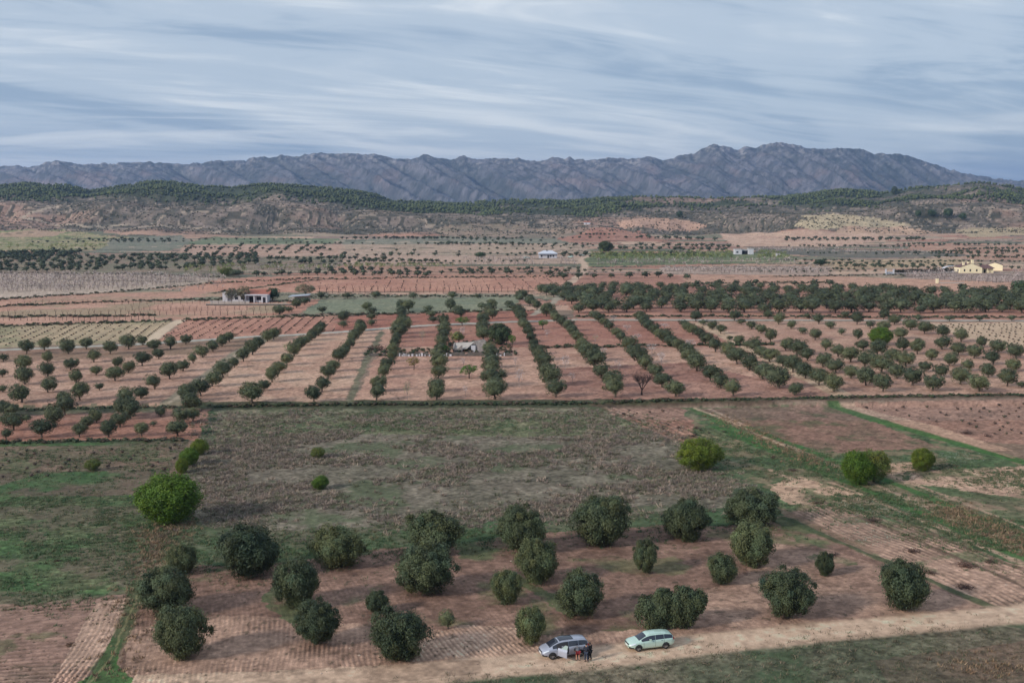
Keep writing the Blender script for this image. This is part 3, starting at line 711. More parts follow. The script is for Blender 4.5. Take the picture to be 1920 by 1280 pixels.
# ------------------------------------------------------------------ foreground grove (photo: x left, x right, y top, y base)
FG = [
 ("315 372 1022 1080", "small dark olive bush at the left grove edge, furthest back of three"),
 ("403 523 990 1090", "largest rounded olive bush at the back left corner of the near grove"),
 ("262 365 1068 1157", "wide bushy olive at the left edge of the near grove, middle of three"),
 ("514 607 1052 1145", "bushy olive just below the largest left-hand bush, with weeds at its foot"),
 ("288 388 1140 1242", "round bushy olive at the left edge of the near grove, nearest of three"),
 ("547 640 1128 1216", "round bushy olive in the second column from the left, near the front"),
 ("582 684 988 1072", "broad olive bush at the back of the grove, beside a dark green weed patch"),
 ("766 866 965 1046", "olive bush at the back of the grove, half hidden by the bush in front"),
 ("740 856 1022 1122", "large loose olive bush in front of another, left of the grove centre"),
 ("686 730 1108 1152", "small round olive bush just above the big front bush"),
 ("688 803 1145 1244", "biggest front olive bush beside the dirt road, left of the silver minivan"),
 ("926 1025 953 1044", "dense dark olive bush at the back of the grove, near its middle"),
 ("966 1054 1012 1100", "tall olive bush just in front of the middle back bush"),
 ("920 977 1072 1138", "small pointed olive bush left of the centre front bush, trunk showing"),
 ("1036 1132 1073 1163", "rounded olive bush in mid grove, above the silver minivan"),
 ("966 1029 1140 1211", "upright drooping olive bush at the bonnet end of the silver minivan"),
 ("1080 1182 938 1032", "very dark broad olive bush at the back, right of the middle"),
 ("1184 1235 1015 1078", "small rounded olive bush standing alone on bare soil between big ones"),
 ("1236 1327 938 1018", "wide dark olive bush at the back, third from the right-hand end"),
 ("1324 1381 1040 1099", "small bushy olive with two stems, left of the paired right-hand bushes"),
 ("1355 1464 919 992", "widest back olive bush of the right-hand pair, behind the other"),
 ("1362 1453 980 1068", "dense olive bush of the right-hand pair, in front of the other"),
 ("1188 1320 1098 1190", "wide lobed olive bush beside the mint green estate car"),
 ("1420 1532 1070 1168", "broad flat-topped olive bush right of the estate car, near the road"),
 ("1528 1568 1035 1082", "tiny round olive bush near the right end of the grove"),
 ("1641 1742 1055 1150", "tall bushy olive alone at the right end of the grove"),
]
for i, (s, lb) in enumerate(FG):
    x0, x1, yt, ybs = [float(q) for q in s.split()]
    loc = gpt([(x0 + x1) / 2], [ybs - (x1 - x0) * .10])[0]     # the trunk stands behind the crown's front hem
    dpt = depth(loc); wd = (x1 - x0) * dpt / F * .93
    el = atan2(CAM_H, loc[1]); vis = (ybs - yt) * dpt / F
    ht = max(.62 * wd, (vis - wd * .5 * sin(el)) / cos(el) * 1.08)
    wide = i == 22
    loc[2] -= .05
    if not i == 22: wd *= .98
    t_ = place_tree("olive_tree", loc, wd, ht, WIDE if wide else BUSH[i % 6], BUSHT, lb, "olive tree", "bushy olives in the near grove", rz=0 if wide else None)
    if wide: t_.scale = (wd * 1.0, wd * .7, ht)
loc = gpt([840], [1178])[0]
place_tree("olive_tree", loc, 1.9, 2.0, MID[4], MIDT[1], "sapling olive with a thin visible trunk, right of the biggest front bush", "olive tree", "bushy olives in the near grove")

# ------------------------------------------------------------------ orchard rows (zoomed photo coordinates: x, base y, crown width; near end first)
ORD = ["first", "second", "third", "fourth", "fifth", "sixth", "seventh", "eighth", "ninth", "tenth", "eleventh", "twelfth", "thirteenth", "fourteenth", "fifteenth", "sixteenth"]
def zc(s, ox, oy, k=3.0):
    a = P3(s); a[:, 0] = ox + a[:, 0] / k; a[:, 1] = oy + a[:, 1] / k; a[:, 2] /= k; return a
def P3(s):
    return np.array([float(q) for q in s.replace(',', ' ').split()]).reshape(-1, 3)
ROWS = [
 zc("1050 640 120 1130 607 130 1195 552 105 1255 503 120 1318 447 65 1370 413 85 1420 375 95 1460 335 85 1505 300 80 1540 290 85", 0, 540),
 zc("1415 652 135 1485 575 85 1530 528 95 1570 477 95 1615 432 90 1655 384 95 1685 347 80 1715 320 80 1755 294 85 1790 268 80 1805 243 70", 0, 540),
 zc("1765 640 105 1810 583 110 1845 510 95 1875 468 85 1905 415 80 1930 398 80 1950 372 78 1965 338 75 1985 308 75 2000 282 70 2025 258 75 2035 240 70", 0, 540),
 zc("198 632 118 212 582 100 238 504 95 258 458 90 285 412 75 292 372 75 300 338 70 312 304 68 325 282 110 335 257 125 358 227 85 345 193 70 340 168 65 335 142 60", 640, 540),
 zc("535 630 110 538 582 105 545 508 105 548 460 110 548 410 100 556 372 95 570 328 90 570 296 85 572 266 85 576 240 80 576 212 75", 640, 540),
 zc("865 625 160 855 553 150 850 490 112 845 448 115 835 405 85 825 372 100 800 296 90 795 268 85 795 240 85 795 213 80 797 193 78", 640, 540),
 zc("1205 614 125 1180 552 140 1155 498 100 1130 448 120 1110 408 100 1095 374 90 1080 335 70 1068 302 72 1050 268 80 1035 238 80 1022 216 75 1010 192 72 1003 168 70 985 147 68 962 122 60 945 107 50", 640, 540),
 zc("1540 614 145 1515 555 130 1460 506 115 1425 452 140 1395 412 120 1362 378 95 1345 345 90 1320 303 75 1300 268 75 1275 242 75 1240 217 72 1212 197 70 1198 172 66", 640, 540),
 zc("1880 612 130 1805 558 115 1768 503 100 1710 458 108 1680 425 120 1645 385 110 1620 348 100 1568 303 70 1545 277 75 1505 243 72 1480 217 70 1445 192 68 1420 167 64", 640, 540),
 zc("285 607 120 215 564 110 155 524 120 80 466 120 40 425 105 20 388 98 -25 352 90 -65 328 90 -105 306 92 -130 286 88 -160 262 84 -195 240 80 -220 212 78 -240 190 72", 1280, 540),
 zc("630 604 105 540 562 160 450 513 130 375 464 125 305 428 125 250 387 98 185 359 98 130 318 90 92 282 82 55 262 72 25 243 70 5 216 62", 1280, 540),
 zc("850 583 130 765 547 108 690 508 112 620 474 110 565 440 92 490 415 112 440 390 90 408 368 105 362 338 62", 1280, 540),
]
RIGHT = [
 zc("1125 583 120 1405 578 125 1665 582 150 1825 552 118 1905 560 62", 1280, 540),
 zc("1030 548 122 1290 547 135 1560 542 120", 1280, 540),
 zc("945 510 102 1205 510 100 1455 503 92 1718 502 96 1860 470 96", 1280, 540),
 zc("860 478 112 1115 478 130 1360 470 86 1610 465 92", 1280, 540),
 zc("790 443 110 1025 442 118 1255 442 130 1500 437 95 1745 432 110", 1280, 540),
 zc("700 408 92 945 418 110 1180 412 100 1400 405 90 1638 396 100 1875 394 112", 1280, 540),
 zc("640 378 130 875 386 100 1095 376 110 1320 372 90 1548 377 100 1770 366 108", 1280, 540),
 zc("580 352 100 805 352 86 1015 352 86 1240 352 86 1458 346 115 1680 332 80", 1280, 540),
 zc("315 322 72 495 302 86 745 292 76 985 290 70 1225 286 96 1325 305 42 1465 273 92 1567 302 108", 1280, 540),
 zc("265 292 40 440 256 70 675 257 62 895 263 52 1130 245 80 1360 258 105", 1280, 540),
 zc("215 257 66 388 232 64 610 229 68 830 229 62 1055 226 60 1280 236 86", 1280, 540),
 zc("165 234 70 330 206 52 540 204 80 765 202 80 980 204 80 1190 206 80 1500 186 56 1670 186 56", 1280, 540),
 zc("115 210 58 75 188 70 290 182 70 480 172 66 915 170 58 1130 176 66 1325 184 52 700 170 50 1850 184 50", 1280, 540),
]
LEFT = [
 zc("20 712 90 60 722 100 365 714 135 705 722 140 1075 696 130 905 722 66", 0, 540),
 zc("122 644 130 358 662 95 450 630 110 705 657 125 793 620 100 15 680 62", 0, 540),
 zc("15 587 58 270 587 105 560 574 62 870 568 115", 0, 540),
 zc("140 542 120 428 534 102 648 522 112 955 512 108", 0, 540),
 zc("15 500 62 270 497 96 540 490 72 722 477 86 1030 467 95", 0, 540),
 zc("135 460 96 397 460 96 660 447 72 800 436 98 1087 424 70", 0, 540),
 zc("20 414 62 268 418 76 527 417 96 893 398 80 1140 390 88", 0, 540),
 zc("150 370 86 385 370 100 620 370 96 868 350 84 1197 358 80", 0, 540),
 zc("250 350 86 487 344 76 722 344 104 960 342 90 1045 316 76 803 320 66 1250 328 80 1290 304 70", 0, 540),
]
STRIP = [
 zc("35 850 76 235 840 142 448 838 90 610 838 116 798 832 80 1000 832 125", 0, 540),
 zc("75 800 120 305 775 140 490 792 82 675 782 110 863 777 44 1020 762 112 1085 748 88", 0, 540),
 zc("10 754 60 150 752 60 543 758 90 735 735 120", 0, 540),
]
ABOVE = [zc("140 125 66 172 150 60 172 182 64 172 214 60 20 160 60 12 192 66 12 224 62 330 120 66 378 130 76 490 132 60 508 165 62 515 194 62 615 122 70 655 135 60 672 168 86 790 118 60 845 112 66 832 142 80 848 172 78", 640, 540),
 zc("35 58 56 195 56 56 405 58 56 625 58 56 770 58 42 1015 62 72 1005 76 60 1060 100 70 1100 122 72 1155 160 90", 640, 540),
 zc("1570 150 84 1625 136 56 1668 112 66 1715 96 60 1813 140 62 1805 60 56", 0, 540)]
cands = []
KN = ["row right of the diagonal track"]
for r, a in enumerate(ROWS):
    for i, q in enumerate(a):
        cands.append((q, f"olive tree, {ORD[min(i, 15)]} from near end of the {ORD[r]} row right of the diagonal track", "orchard olives in long rows"))
for nm, blk, grp in (("right-hand orchard", RIGHT, "scattered olives in the right-hand orchard"), ("left-hand orchard", LEFT, "olives in the left-hand orchard"), ("red strip under the left-hand orchard", STRIP, "olives on the red strip")):
    for r, a in enumerate(blk):
        a = a[np.argsort(a[:, 0])]
        for i, q in enumerate(a):
            cands.append((q, f"olive tree, {ORD[i]} from left, {ORD[r]} rank of the {nm}", grp))
for r, a in enumerate(ABOVE):
    a = a[np.argsort(a[:, 0])]
    nm = ["on the dark red field beyond the paved road", "along the hedge behind the grey-green field", "on the red wedge by the shed"][r]
    for i, q in enumerate(a):
        cands.append((q, f"small dark olive tree, {ORD[min(i, 15)] if i < 16 else 'seventeenth' if i == 16 else 'eighteenth' if i == 17 else 'nineteenth'} from left {nm}", "olives beyond the paved road"))
cands.sort(key=lambda q: -q[0][2])
N_OLIVE = 300 - 27
rest = [q[0] for q in cands[N_OLIVE:]]
cands = cands[:N_OLIVE]
pp = gpt([q[0][0] for q in cands], [q[0][1] for q in cands])
for i, ((q, lb, grp), loc) in enumerate(zip(cands, pp)):
    wd = q[2] * depth(loc) / F * .97
    ht = wd * random.uniform(.62, .86) + .45
    place_tree("olive_tree", loc, wd, ht, MID[i % 8], MIDT[i % 4], lb, "olive tree", grp)

# ------------------------------------------------------------------ groves too far or too many to count: merged masses
def scatter_mesh(name, protos, locs, wds, hts, mat, label, seed=1, tint=.25, rzs=None, kind='stuff', parent=None):
    g = np.random.default_rng(seed); VV, QQ, CCs = [], [], []; o = 0
    for i, (p, wd, ht) in enumerate(zip(locs, wds, hts)):
        V, Q, CC = protos[i % len(protos)]
        a = g.uniform(0, 2 * pi) if rzs is None else rzs[i]
        R = np.array([[cos(a), -sin(a), 0], [sin(a), cos(a), 0], [0, 0, 1]])
        v = (V @ R.T) * np.array([wd, wd, ht]) + np.asarray(p)
        t_ = 1 + g.uniform(-tint, tint)
        VV.append(v); QQ.append(Q + o); CCs.append(CC * t_); o += len(V)
    V = np.concatenate(VV); Q = np.concatenate(QQ); CC = np.concatenate(CCs)
    ob = mk(name, V, Q, mat, colors=np.clip(CC, 0, 1), parent=parent)
    return tag(ob, label, kind=kind)
def lowtree(seed, base, nc=13, nl=16, leaf=.06, c0=.2, trunk=True, lump=.3, rc=(.16, .26), core_r=.34):
    V, Q, CC = crown_geo(seed, nc, nl, leaf, c0=c0, lump=lump, rc=rc, core=False, tuft=.6)
    iv, if_ = ICO1; g = np.random.default_rng(seed)
    q = iv * core_r * g.uniform(.8, 1.1, len(iv))[:, None]; q[:, 2] = c0 + (1 - c0) * (q[:, 2] + .5)
    o = len(V); V = np.concatenate([V, q]); CC = np.concatenate([CC * base, np.full((len(q), 3), 1.) * base * .9])
    tq = np.stack([if_[:, 0], if_[:, 1], if_[:, 2], if_[:, 2]], 1) + o
    Q = np.concatenate([Q, tq])
    if trunk:
        tv, tf = [], []; tube(tv, tf, (0, 0, -.05), (.02, 0, .35), .045, .03, 4)
        o = len(V); V = np.concatenate([V, np.array(tv)]); Q = np.concatenate([Q, np.array(tf) + o]); CC = np.concatenate([CC, np.tile(lin((92, 80, 70)), (len(tv), 1))])
    return V, Q, CC
def fixquads(ob): return ob
LOWO = [lowtree(400 + i, OLF, nc=22, nl=30, leaf=.034, c0=.1) for i in range(6)]
LOWF = [lowtree(420 + i, OLF, nc=9, nl=8, leaf=.09) for i in range(5)]
locs, wds = [], []
for q in rest:
    l = gpt([q[0]], [q[1]])[0]; locs.append(l); wds.append(q[2] * depth(l) / F)
# the dense belt behind the road: ranks of crowns
BELT = P("1085 588 1930 594 1990 594 1990 552 1800 546 1560 541 1350 541 1140 536 1020 536 1005 556")
g = np.random.default_rng(77)
for r, yb0 in enumerate([586, 578.5, 571.5, 565, 559, 553.5, 548.5, 544, 540.5]):
    sp = 32 - r * 1.4
    for k in range(60):
        px_ = 985 + (k + .5 * (r % 2)) * sp + g.uniform(-6, 6); py_ = yb0 + g.uniform(-1.6, 1.6) + (px_ - 1400) * .002
        if g.random() < (.05 if r < 4 else .3): continue
        if not pip(np.array([px_]), np.array([py_]), BELT)[0]: continue
        l = gpt([px_], [py_])[0]; locs.append(l); wds.append(g.uniform(27, 43) * (1 - r * .05) * depth(l) / F * (.8 if r > 5 else 1))
scatter_mesh("olive_grove", LOWO, locs, wds, [w_ * g.uniform(.6, .8) for w_ in wds], M_LEAF, 'dense belt of dark olive trees behind the paved road', seed=5)
# far olive ranks
KEEP = ((1372, 1422, 470, 488), (1796, 1896, 500, 522), (1004, 1052, 476, 494), (1655, 1682, 505, 520))
def clear(a, b): return not any(q[0] < a < q[1] and q[2] < b < q[3] for q in KEEP)
locs, wds = [], []
def rank(s, n, wpx, jit=2.0, drop=.1):
    wpx *= .86
    a = P(s); d = np.concatenate([[0], np.cumsum(np.hypot(*np.diff(a, axis=0).T))])
    for t_ in np.linspace(0, d[-1], n):
        if g.random() < drop: continue
        px_ = np.interp(t_, d, a[:, 0]) + g.uniform(-jit, jit); py_ = np.interp(t_, d, a[:, 1]) + g.uniform(-.5, .5)
        if not clear(px_, py_): continue
        l = gpt([px_], [py_])[0]; locs.append(l); wds.append(wpx * g.uniform(.75, 1.25) * depth(l) / F)
for r in range(5): rank(f"0 {478 + r * 2.2} {150 - r * 8} {475 + r * 2.2}", 16, 15, 3, .2)
for r in range(9): rank(f"{max(0, 40 - r * 10)} {487 + r * 2.9} {min(330, 150 + r * 30)} {485 + r * 2.6} 480 {480 + r * 1.8}", 30, 15, 5, .25)
for r in range(9): rank(f"{345 + r * 30} {478 - r * .2} {362 + r * 31} {461}", 6, 9, 1.5, .05)
rank("140 482 170 482 200 482 225 482 250 481 275 481 300 481 330 482", 9, 11, 2, 0)
rank("480 488 640 487 720 489", 20, 15, 4); rank("480 497 640 494 700 492", 20, 14, 4, .2)
rank("480 519 520 516 600 516 700 516 800 520", 20, 17, 5, .1); rank("600 512 700 509 800 516 880 512", 16, 16, 5, .1); rank("620 507 760 508 960 512", 18, 14, 5, .2)
rank("560 481 700 479 860 481", 8, 12, 3, .1); rank("540 473 600 470 700 471 760 472 900 475", 10, 9, 4)
rank("680 492 720 492 820 492", 14, 12, 3, 0); rank("1060 524 1100 522 1160 522 1240 520 1290 524", 9, 20, 6, 0); rank("860 515 960 514 1050 517", 14, 15, 4, .1)
rank("880 508 1000 508 1080 512", 12, 14, 5, .1)
rank("640 458 760 459 900 460 1010 461 1100 460", 24, 8, 2, .2)
rank("1270 480 1300 479 1390 481", 8, 12, 4); rank("1500 497 1600 497 1700 498 1810 504", 30, 10, 5, .1); rank("1480 489 1600 491 1700 492 1800 500", 24, 9, 5, .1); rank("1560 501 1700 503 1800 508", 20, 11, 5, .1)
rank("1780 474 1830 473 1940 472", 10, 9, 1.5, 0); rank("1790 468 1930 466", 10, 6, 1.5, 0)
rank("1300 541 1400 540 1500 541 1600 545 1700 543 1800 547", 14, 22, 8, .2); rank("1310 535 1400 534 1560 536", 8, 18, 5, .1)
rank("1830 500 1900 505 1960 508", 9, 12, 3); rank("1060 478 1120 478 1180 479 1260 478", 12, 13, 4, .1); rank("1330 536 1400 535", 4, 18, 5)
rank("1200 447 1240 448 1290 450 1340 452", 14, 12, 4, .1); rank("1180 462 1300 463 1380 465", 20, 12, 4, .1); rank("1120 468 1300 470 1370 470", 20, 12, 4, .1)
rank("1090 441 1150 441", 9, 8, 2, .1)
for _ in range(46):
    yy_ = 447 + 70 * g.random() ** 1.2; xx_ = g.uniform(560, 1800); ln_ = g.uniform(60, 260)
    rank(f"{xx_} {yy_} {min(1930, xx_ + ln_)} {yy_ + g.uniform(-2, 2)}", int(ln_ / g.uniform(9, 16)), g.uniform(6, 11), 2.5, .15)
for _ in range(14):
    yy_ = 449 + 22 * g.random(); xx_ = g.uniform(0, 500); ln_ = g.uniform(50, 160)
    rank(f"{xx_} {yy_} {xx_ + ln_} {yy_ + g.uniform(-1, 1)}", int(ln_ / 12), g.uniform(6, 9), 2.5, .2)
scatter_mesh("distant_olives", LOWF, locs, wds, [w_ * .68 for w_ in wds], M_LEAF, 'far ranks of small dark olive trees across the valley', seed=6)

# pale leafless almonds in blossom, far
def puff(seed, base, n=26, leaf=.05):
    gg = np.random.default_rng(seed); d = unit(gg.normal(size=(n, 3)) + [0, 0, .4]); pos = d * gg.uniform(.15, .5, (n, 1)); pos[:, 2] = .3 + .7 * np.clip(pos[:, 2] + .4, 0, 1)
    V, Q = quads(pos, unit(gg.normal(size=(n, 3))), leaf * gg.uniform(.5, 1.2, n), 2.6, gg, 1.5)
    tv, tf = [], []; tube(tv, tf, (0, 0, -.05), (.02, 0, .45), .03, .02, 3)
    for a in range(3): tube(tv, tf, (.02, 0, .4), (.25 * cos(a * 2.1 + seed), .25 * sin(a * 2.1 + seed), .85), .02, .008, 3)
    o = len(V); CC = np.tile(base, (len(V), 1)) * gg.uniform(.7, 1.2, (len(V), 1))
    return np.concatenate([V, np.array(tv)]), np.concatenate([Q, np.array(tf) + o]), np.concatenate([CC, np.tile(lin((104, 88, 80)), (len(tv), 1))])
PUFF = [puff(500 + i, lin([(192, 178, 172), (178, 164, 158), (158, 146, 138), (188, 170, 166)][i % 4])) for i in range(6)]
locs, wds = [], []
def block(s, spx, spy, wpx, keep=1.0):
    poly = P(s); lo, hi = poly.min(0), poly.max(0); py_ = lo[1]; r = 0
    while py_ < hi[1]:
        for px_ in np.arange(lo[0], hi[0], spx):
            q = np.array([px_ + g.uniform(-.3, .3) * spx, py_ + g.uniform(-.3, .3) * spy])
            if g.random() < keep and clear(q[0], q[1]) and pip(q[:1], q[1:], poly)[0]:
                l = gpt(q[:1], q[1:])[0]; locs.append(l); wds.append(wpx * g.uniform(.8, 1.2) * depth(l) / F)
        py_ += spy; r += 1
block("-40 516 240 515 430 522 330 534 240 542 -40 552", 9, 2.6, 11)
block("1240 502 1560 504 1560 514 1240 512", 8, 2.6, 9)
block("1700 512 1990 508 1990 532 1840 532 1700 522", 8, 2.8, 10)
block("1120 490 1480 486 1500 496 1120 499", 9, 3, 9, .8)
block("860 486 1080 486 1080 500 880 500", 8, 3, 8, .7)
block("1400 466 1740 470 1740 476 1400 474", 8, 3, 8, .7)
block("430 502 640 498 640 506 430 516", 8, 3, 9, .4)
block("300 540 420 528 420 545 320 549", 9, 4, 9, .5)
scatter_mesh("almond_orchard", PUFF, locs, wds, [w_ * .9 for w_ in wds], M_DRY, 'pale far almond orchards in bare blossom', seed=7)
# greenish new-leaf orchards, far
PUFG = [puff(520 + i, lin([(122, 134, 78), (108, 124, 72), (136, 140, 92)][i % 3]), 30, .06) for i in range(3)]
locs, wds = [], []
block("1110 476 1470 476 1480 487 1110 490", 9, 2.6, 10)
block("640 497 800 497 880 502 640 505", 8, 3, 9, .8)
block("490 500 640 500 640 506 490 507", 9, 3, 9, .8)
block("340 502 470 500 460 514 330 514", 9, 3, 11, .6)
block("0 462 200 462 180 468 0 469", 9, 3, 9, .5)
scatter_mesh("young_orchard", PUFG, locs, wds, [w_ * .9 for w_ in wds], M_DRY, 'light green far orchard blocks coming into leaf', seed=8)

# woods on the ridge and scrub on the hills
def blob(seed, base, flat=1.0):
    gg = np.random.default_rng(seed); iv, if_ = ICO1; v = iv * gg.uniform(.3, .56, (len(iv), 1)); v[:, 2] = .5 + v[:, 2] * 1.0
    q = np.stack([if_[:, 0], if_[:, 1], if_[:, 2], if_[:, 2]], 1)
    return v * [1, 1, flat], q, base * gg.uniform(.7, 1.3, (len(v), 1))
def _unused(): pass
def scatter_hill(n, ymin, ymax, fnkeep, wr, seed):
    gg = np.random.default_rng(seed); yy = gg.uniform(ymin, ymax, n); xx = gg.uniform(-.58, .58, n) * yy
    k = fnkeep(xx, yy, gg); xx, yy = xx[k], yy[k]; zz_ = H(xx, yy)
    return np.stack([xx, yy, zz_], 1), gg.uniform(wr[0], wr[1], len(xx))
def tri_scatter(name, protos, L_, W_, hfac, mat, label, seed):
    gg = np.random.default_rng(seed); n = len(L_); VV, TT, CCs = [], [], []; o = 0
    for k in range(len(protos)):
        idx = np.arange(k, n, len(protos)); V, Q, CC = protos[k]; T = Q[:, :3]
        a = gg.uniform(0, 6.28, len(idx)); ca, sa = np.cos(a), np.sin(a)
        X = V[:, 0][None] * ca[:, None] - V[:, 1][None] * sa[:, None]; Y_ = V[:, 0][None] * sa[:, None] + V[:, 1][None] * ca[:, None]
        v = np.stack([X * W_[idx, None] + L_[idx, 0:1], Y_ * W_[idx, None] + L_[idx, 1:2], V[:, 2][None] * (W_[idx] * hfac * gg.uniform(.8, 1.2, len(idx)))[:, None] + L_[idx, 2:3] - .1], 2)
        VV.append(v.reshape(-1, 3)); TT.append((T[None] + (o + np.arange(len(idx)) * len(V))[:, None, None]).reshape(-1, 3)); o += v.shape[0] * v.shape[1]
        pt = .8 + .4 * fbm(L_[idx, 0] / 60, L_[idx, 1] / 60, 99, 3)
        CCs.append((CC[None] * (pt * gg.uniform(.85, 1.15, len(idx)))[:, None, None]).reshape(-1, 3))
    return tag(mk(name, np.concatenate(VV), np.concatenate(TT), mat, colors=np.clip(np.concatenate(CCs), 0, 1)), label, kind='stuff')
GRB = [blob(600 + i, lin([(72, 82, 54), (66, 76, 52), (78, 88, 56), (60, 70, 50)][i % 4])) for i in range(6)]
def kf(xx, yy, gg):
    n_ = fbm(xx / 70, yy / 70, 71, 4); edge = smooth(1860, 1960, yy + 120 * (n_ - .5))
    dense = np.clip((fbm(xx / 60, yy / 60, 72, 3) - .30) * 5, 0.10, 1); pq = 960 + F * xx / yy
    gap = smooth(.47, .56, fbm(xx / 150 + 4, yy / 80, 73, 3)) * (.75 + .25 * smooth(1050, 1300, pq)) * smooth(650, 800, pq); dense = dense * (1 - .93 * gap)
    return gg.random(len(xx)) < edge * dense
Lf, Wf = scatter_hill(50000, 1850, 2480, kf, (3.0, 6.0), 5)
tri_scatter("forest", GRB, Lf, Wf, .95, M_LEAF, 'dark green pine woods covering the long ridge', 3)
SCB = [blob(620 + i, lin([(84, 84, 70), (74, 76, 64), (102, 94, 80), (66, 66, 58)][i % 4]), .7) for i in range(5)]
def ks(xx, yy, gg):
    n_ = fbm(xx / 55, yy / 55, 61, 5, .6)
    return gg.random(len(xx)) < .35 + .65 * smooth(.36, .6, n_)
Ls, Ws = scatter_hill(26000, 1390, 2080, ks, (.9, 3.0), 6)
tri_scatter("scrub", SCB, Ls, Ws, .8, M_LEAF, 'low dark scrub dotting the terraced hills', 4)
def km(xx, yy, gg): return (xx / yy > .33) & (gg.random(len(xx)) < .8)

# ------------------------------------------------------------------ ground cover near the camera
def tufts(n, polys, hr, wr, nb, cols, name, label, mat, seed, jitter=.25, upn=1.6, avoid=None, wfac=.16, feather=1.6):
    gg = np.random.default_rng(seed); pts = []
    for s, k in polys:
        poly = W(s); lo, hi = poly.min(0), poly.max(0); m = int(n * k)
        q = gg.uniform(lo, hi, (m * 3, 2)); q = q[pip(q[:, 0], q[:, 1], poly)][:m]; pts.append(q)
    q = np.concatenate(pts); q = q + gg.normal(0, feather, q.shape)
    if avoid is not None: q = q[avoid(q)]
    zq = H(q[:, 0], q[:, 1]); m = len(q); ci = np.repeat(np.arange(m), nb); n_ = len(ci)
    hh = gg.uniform(*hr, m)[ci] * gg.uniform(.6, 1.2, n_); ww = gg.uniform(*wr, m)[ci]
    off = gg.normal(0, .4, (n_, 2)) * ww[:, None]
    b = np.stack([q[ci, 0] + off[:, 0], q[ci, 1] + off[:, 1], zq[ci] - .02], 1)
    tip = b + np.stack([gg.normal(0, jitter, n_) * hh, gg.normal(0, jitter, n_) * hh, hh], 1)
    a = gg.uniform(0, 2 * pi, n_); sd = np.stack([np.cos(a), np.sin(a), np.zeros(n_)], 1) * (np.minimum(hh * wfac, .09))[:, None]
    V = np.stack([b - sd, b + sd, tip], 1).reshape(-1, 3); T = np.arange(n_ * 3).reshape(-1, 3)
    cl_ = np.array([lin(c) for c in cols])[gg.integers(0, len(cols), m)][ci] * gg.uniform(.65, 1.35, (n_, 1))
    return tag(mk(name, V, T, mat, colors=np.clip(np.repeat(cl_, 3, 0), 0, 1)), label, kind='stuff')
def dry_ok(q):
    return np.random.default_rng(2).random(len(q)) < 1 - smooth(.44, .64, fbm(q[:, 0] / 12, q[:, 1] / 9, 88, 4, .6)) * .97
tufts(16000, [("375 832 640 812 1000 818 1270 812 1330 880 1420 925 1380 950 1000 978 640 992 400 1000 340 950", 1.0), ("392 768 1130 766 1275 812 640 816 380 832", .22)], (.18, .5), (.3, .8), 16,
      [(142, 126, 116), (124, 110, 102), (158, 140, 124), (114, 104, 90), (100, 102, 78)], "dry_brush", 'mauve-brown dry weeds filling the middle field', M_DRY, 21, .9, avoid=dry_ok, feather=2.2)
tufts(12000, [("392 768 1130 766 1275 806 640 816 400 826", .5), ("300 960 400 1000 1000 985 1380 960 1480 985 1250 1000 870 1025 560 1065 330 1080 285 1010", .45), ("-60 930 270 930 290 960 275 1030 230 1130 -60 1150", .5),
              ("1300 800 1480 850 1960 880 1960 920 1700 900 1500 900 1380 880", .5), ("1480 940 1700 925 1960 1000 1960 1080 1700 990", .4), ("-60 840 340 834 300 900 -60 920", .25)],
      (.10, .34), (.25, .7), 11, [(66, 92, 60), (78, 98, 66), (84, 92, 66), (112, 108, 82)], "grass", 'short green grass and weeds in the near fields', M_DRY, 22, .7, feather=3.5, avoid=lambda q: np.random.default_rng(3).random(len(q)) < .2 + .8 * smooth(.42, .58, fbm(q[:, 0] / 5, q[:, 1] / 5, 301, 4, .6)))
tufts(6000, [("250 1420 640 1330 860 1272 1100 1244 1300 1220 1600 1190 1930 1162 1990 1500 100 1500", 1.0)], (.06, .26), (.3, .9), 10,
      [(74, 88, 62), (104, 98, 78), (88, 84, 68), (128, 114, 96)], "rough_pasture", 'dark rough pasture plants below the dirt road', M_DRY, 23, .8)
tufts(1500, [("1780 1245 1850 1235 1900 1245 1860 1265", .05), ("285 1000 330 960 330 1000 300 1050 270 1085", .3), ("1330 775 1380 790 1560 880 1500 865", .5), ("1780 945 1990 1040 1990 1060 1760 965", .5), ("215 1265 232 1195 250 1130 262 1090 275 1092 262 1150 240 1210 225 1280", .3)],
      (.15, .42), (.3, .7), 12, [(136, 112, 88), (152, 128, 102), (118, 98, 82)], "dead_grass", 'straw coloured dead grass along the field edges', M_DRY, 24, .5)
tufts(260, [("1755 850 1820 848 1830 862 1760 866", .35), ("1600 945 1640 950 1645 962 1610 958", .25), ("1560 965 1600 970 1610 990 1570 985", .2), ("1610 1000 1660 1000 1665 1015 1615 1012", .2), ("1660 950 1700 952 1690 968 1660 965", .2)],
      (.1, .22), (.3, .6), 7, [(156, 164, 150), (130, 144, 122)], "white_flowers", 'patches of pale flowering weeds in the right-hand grass', M_DRY, 25, .7)
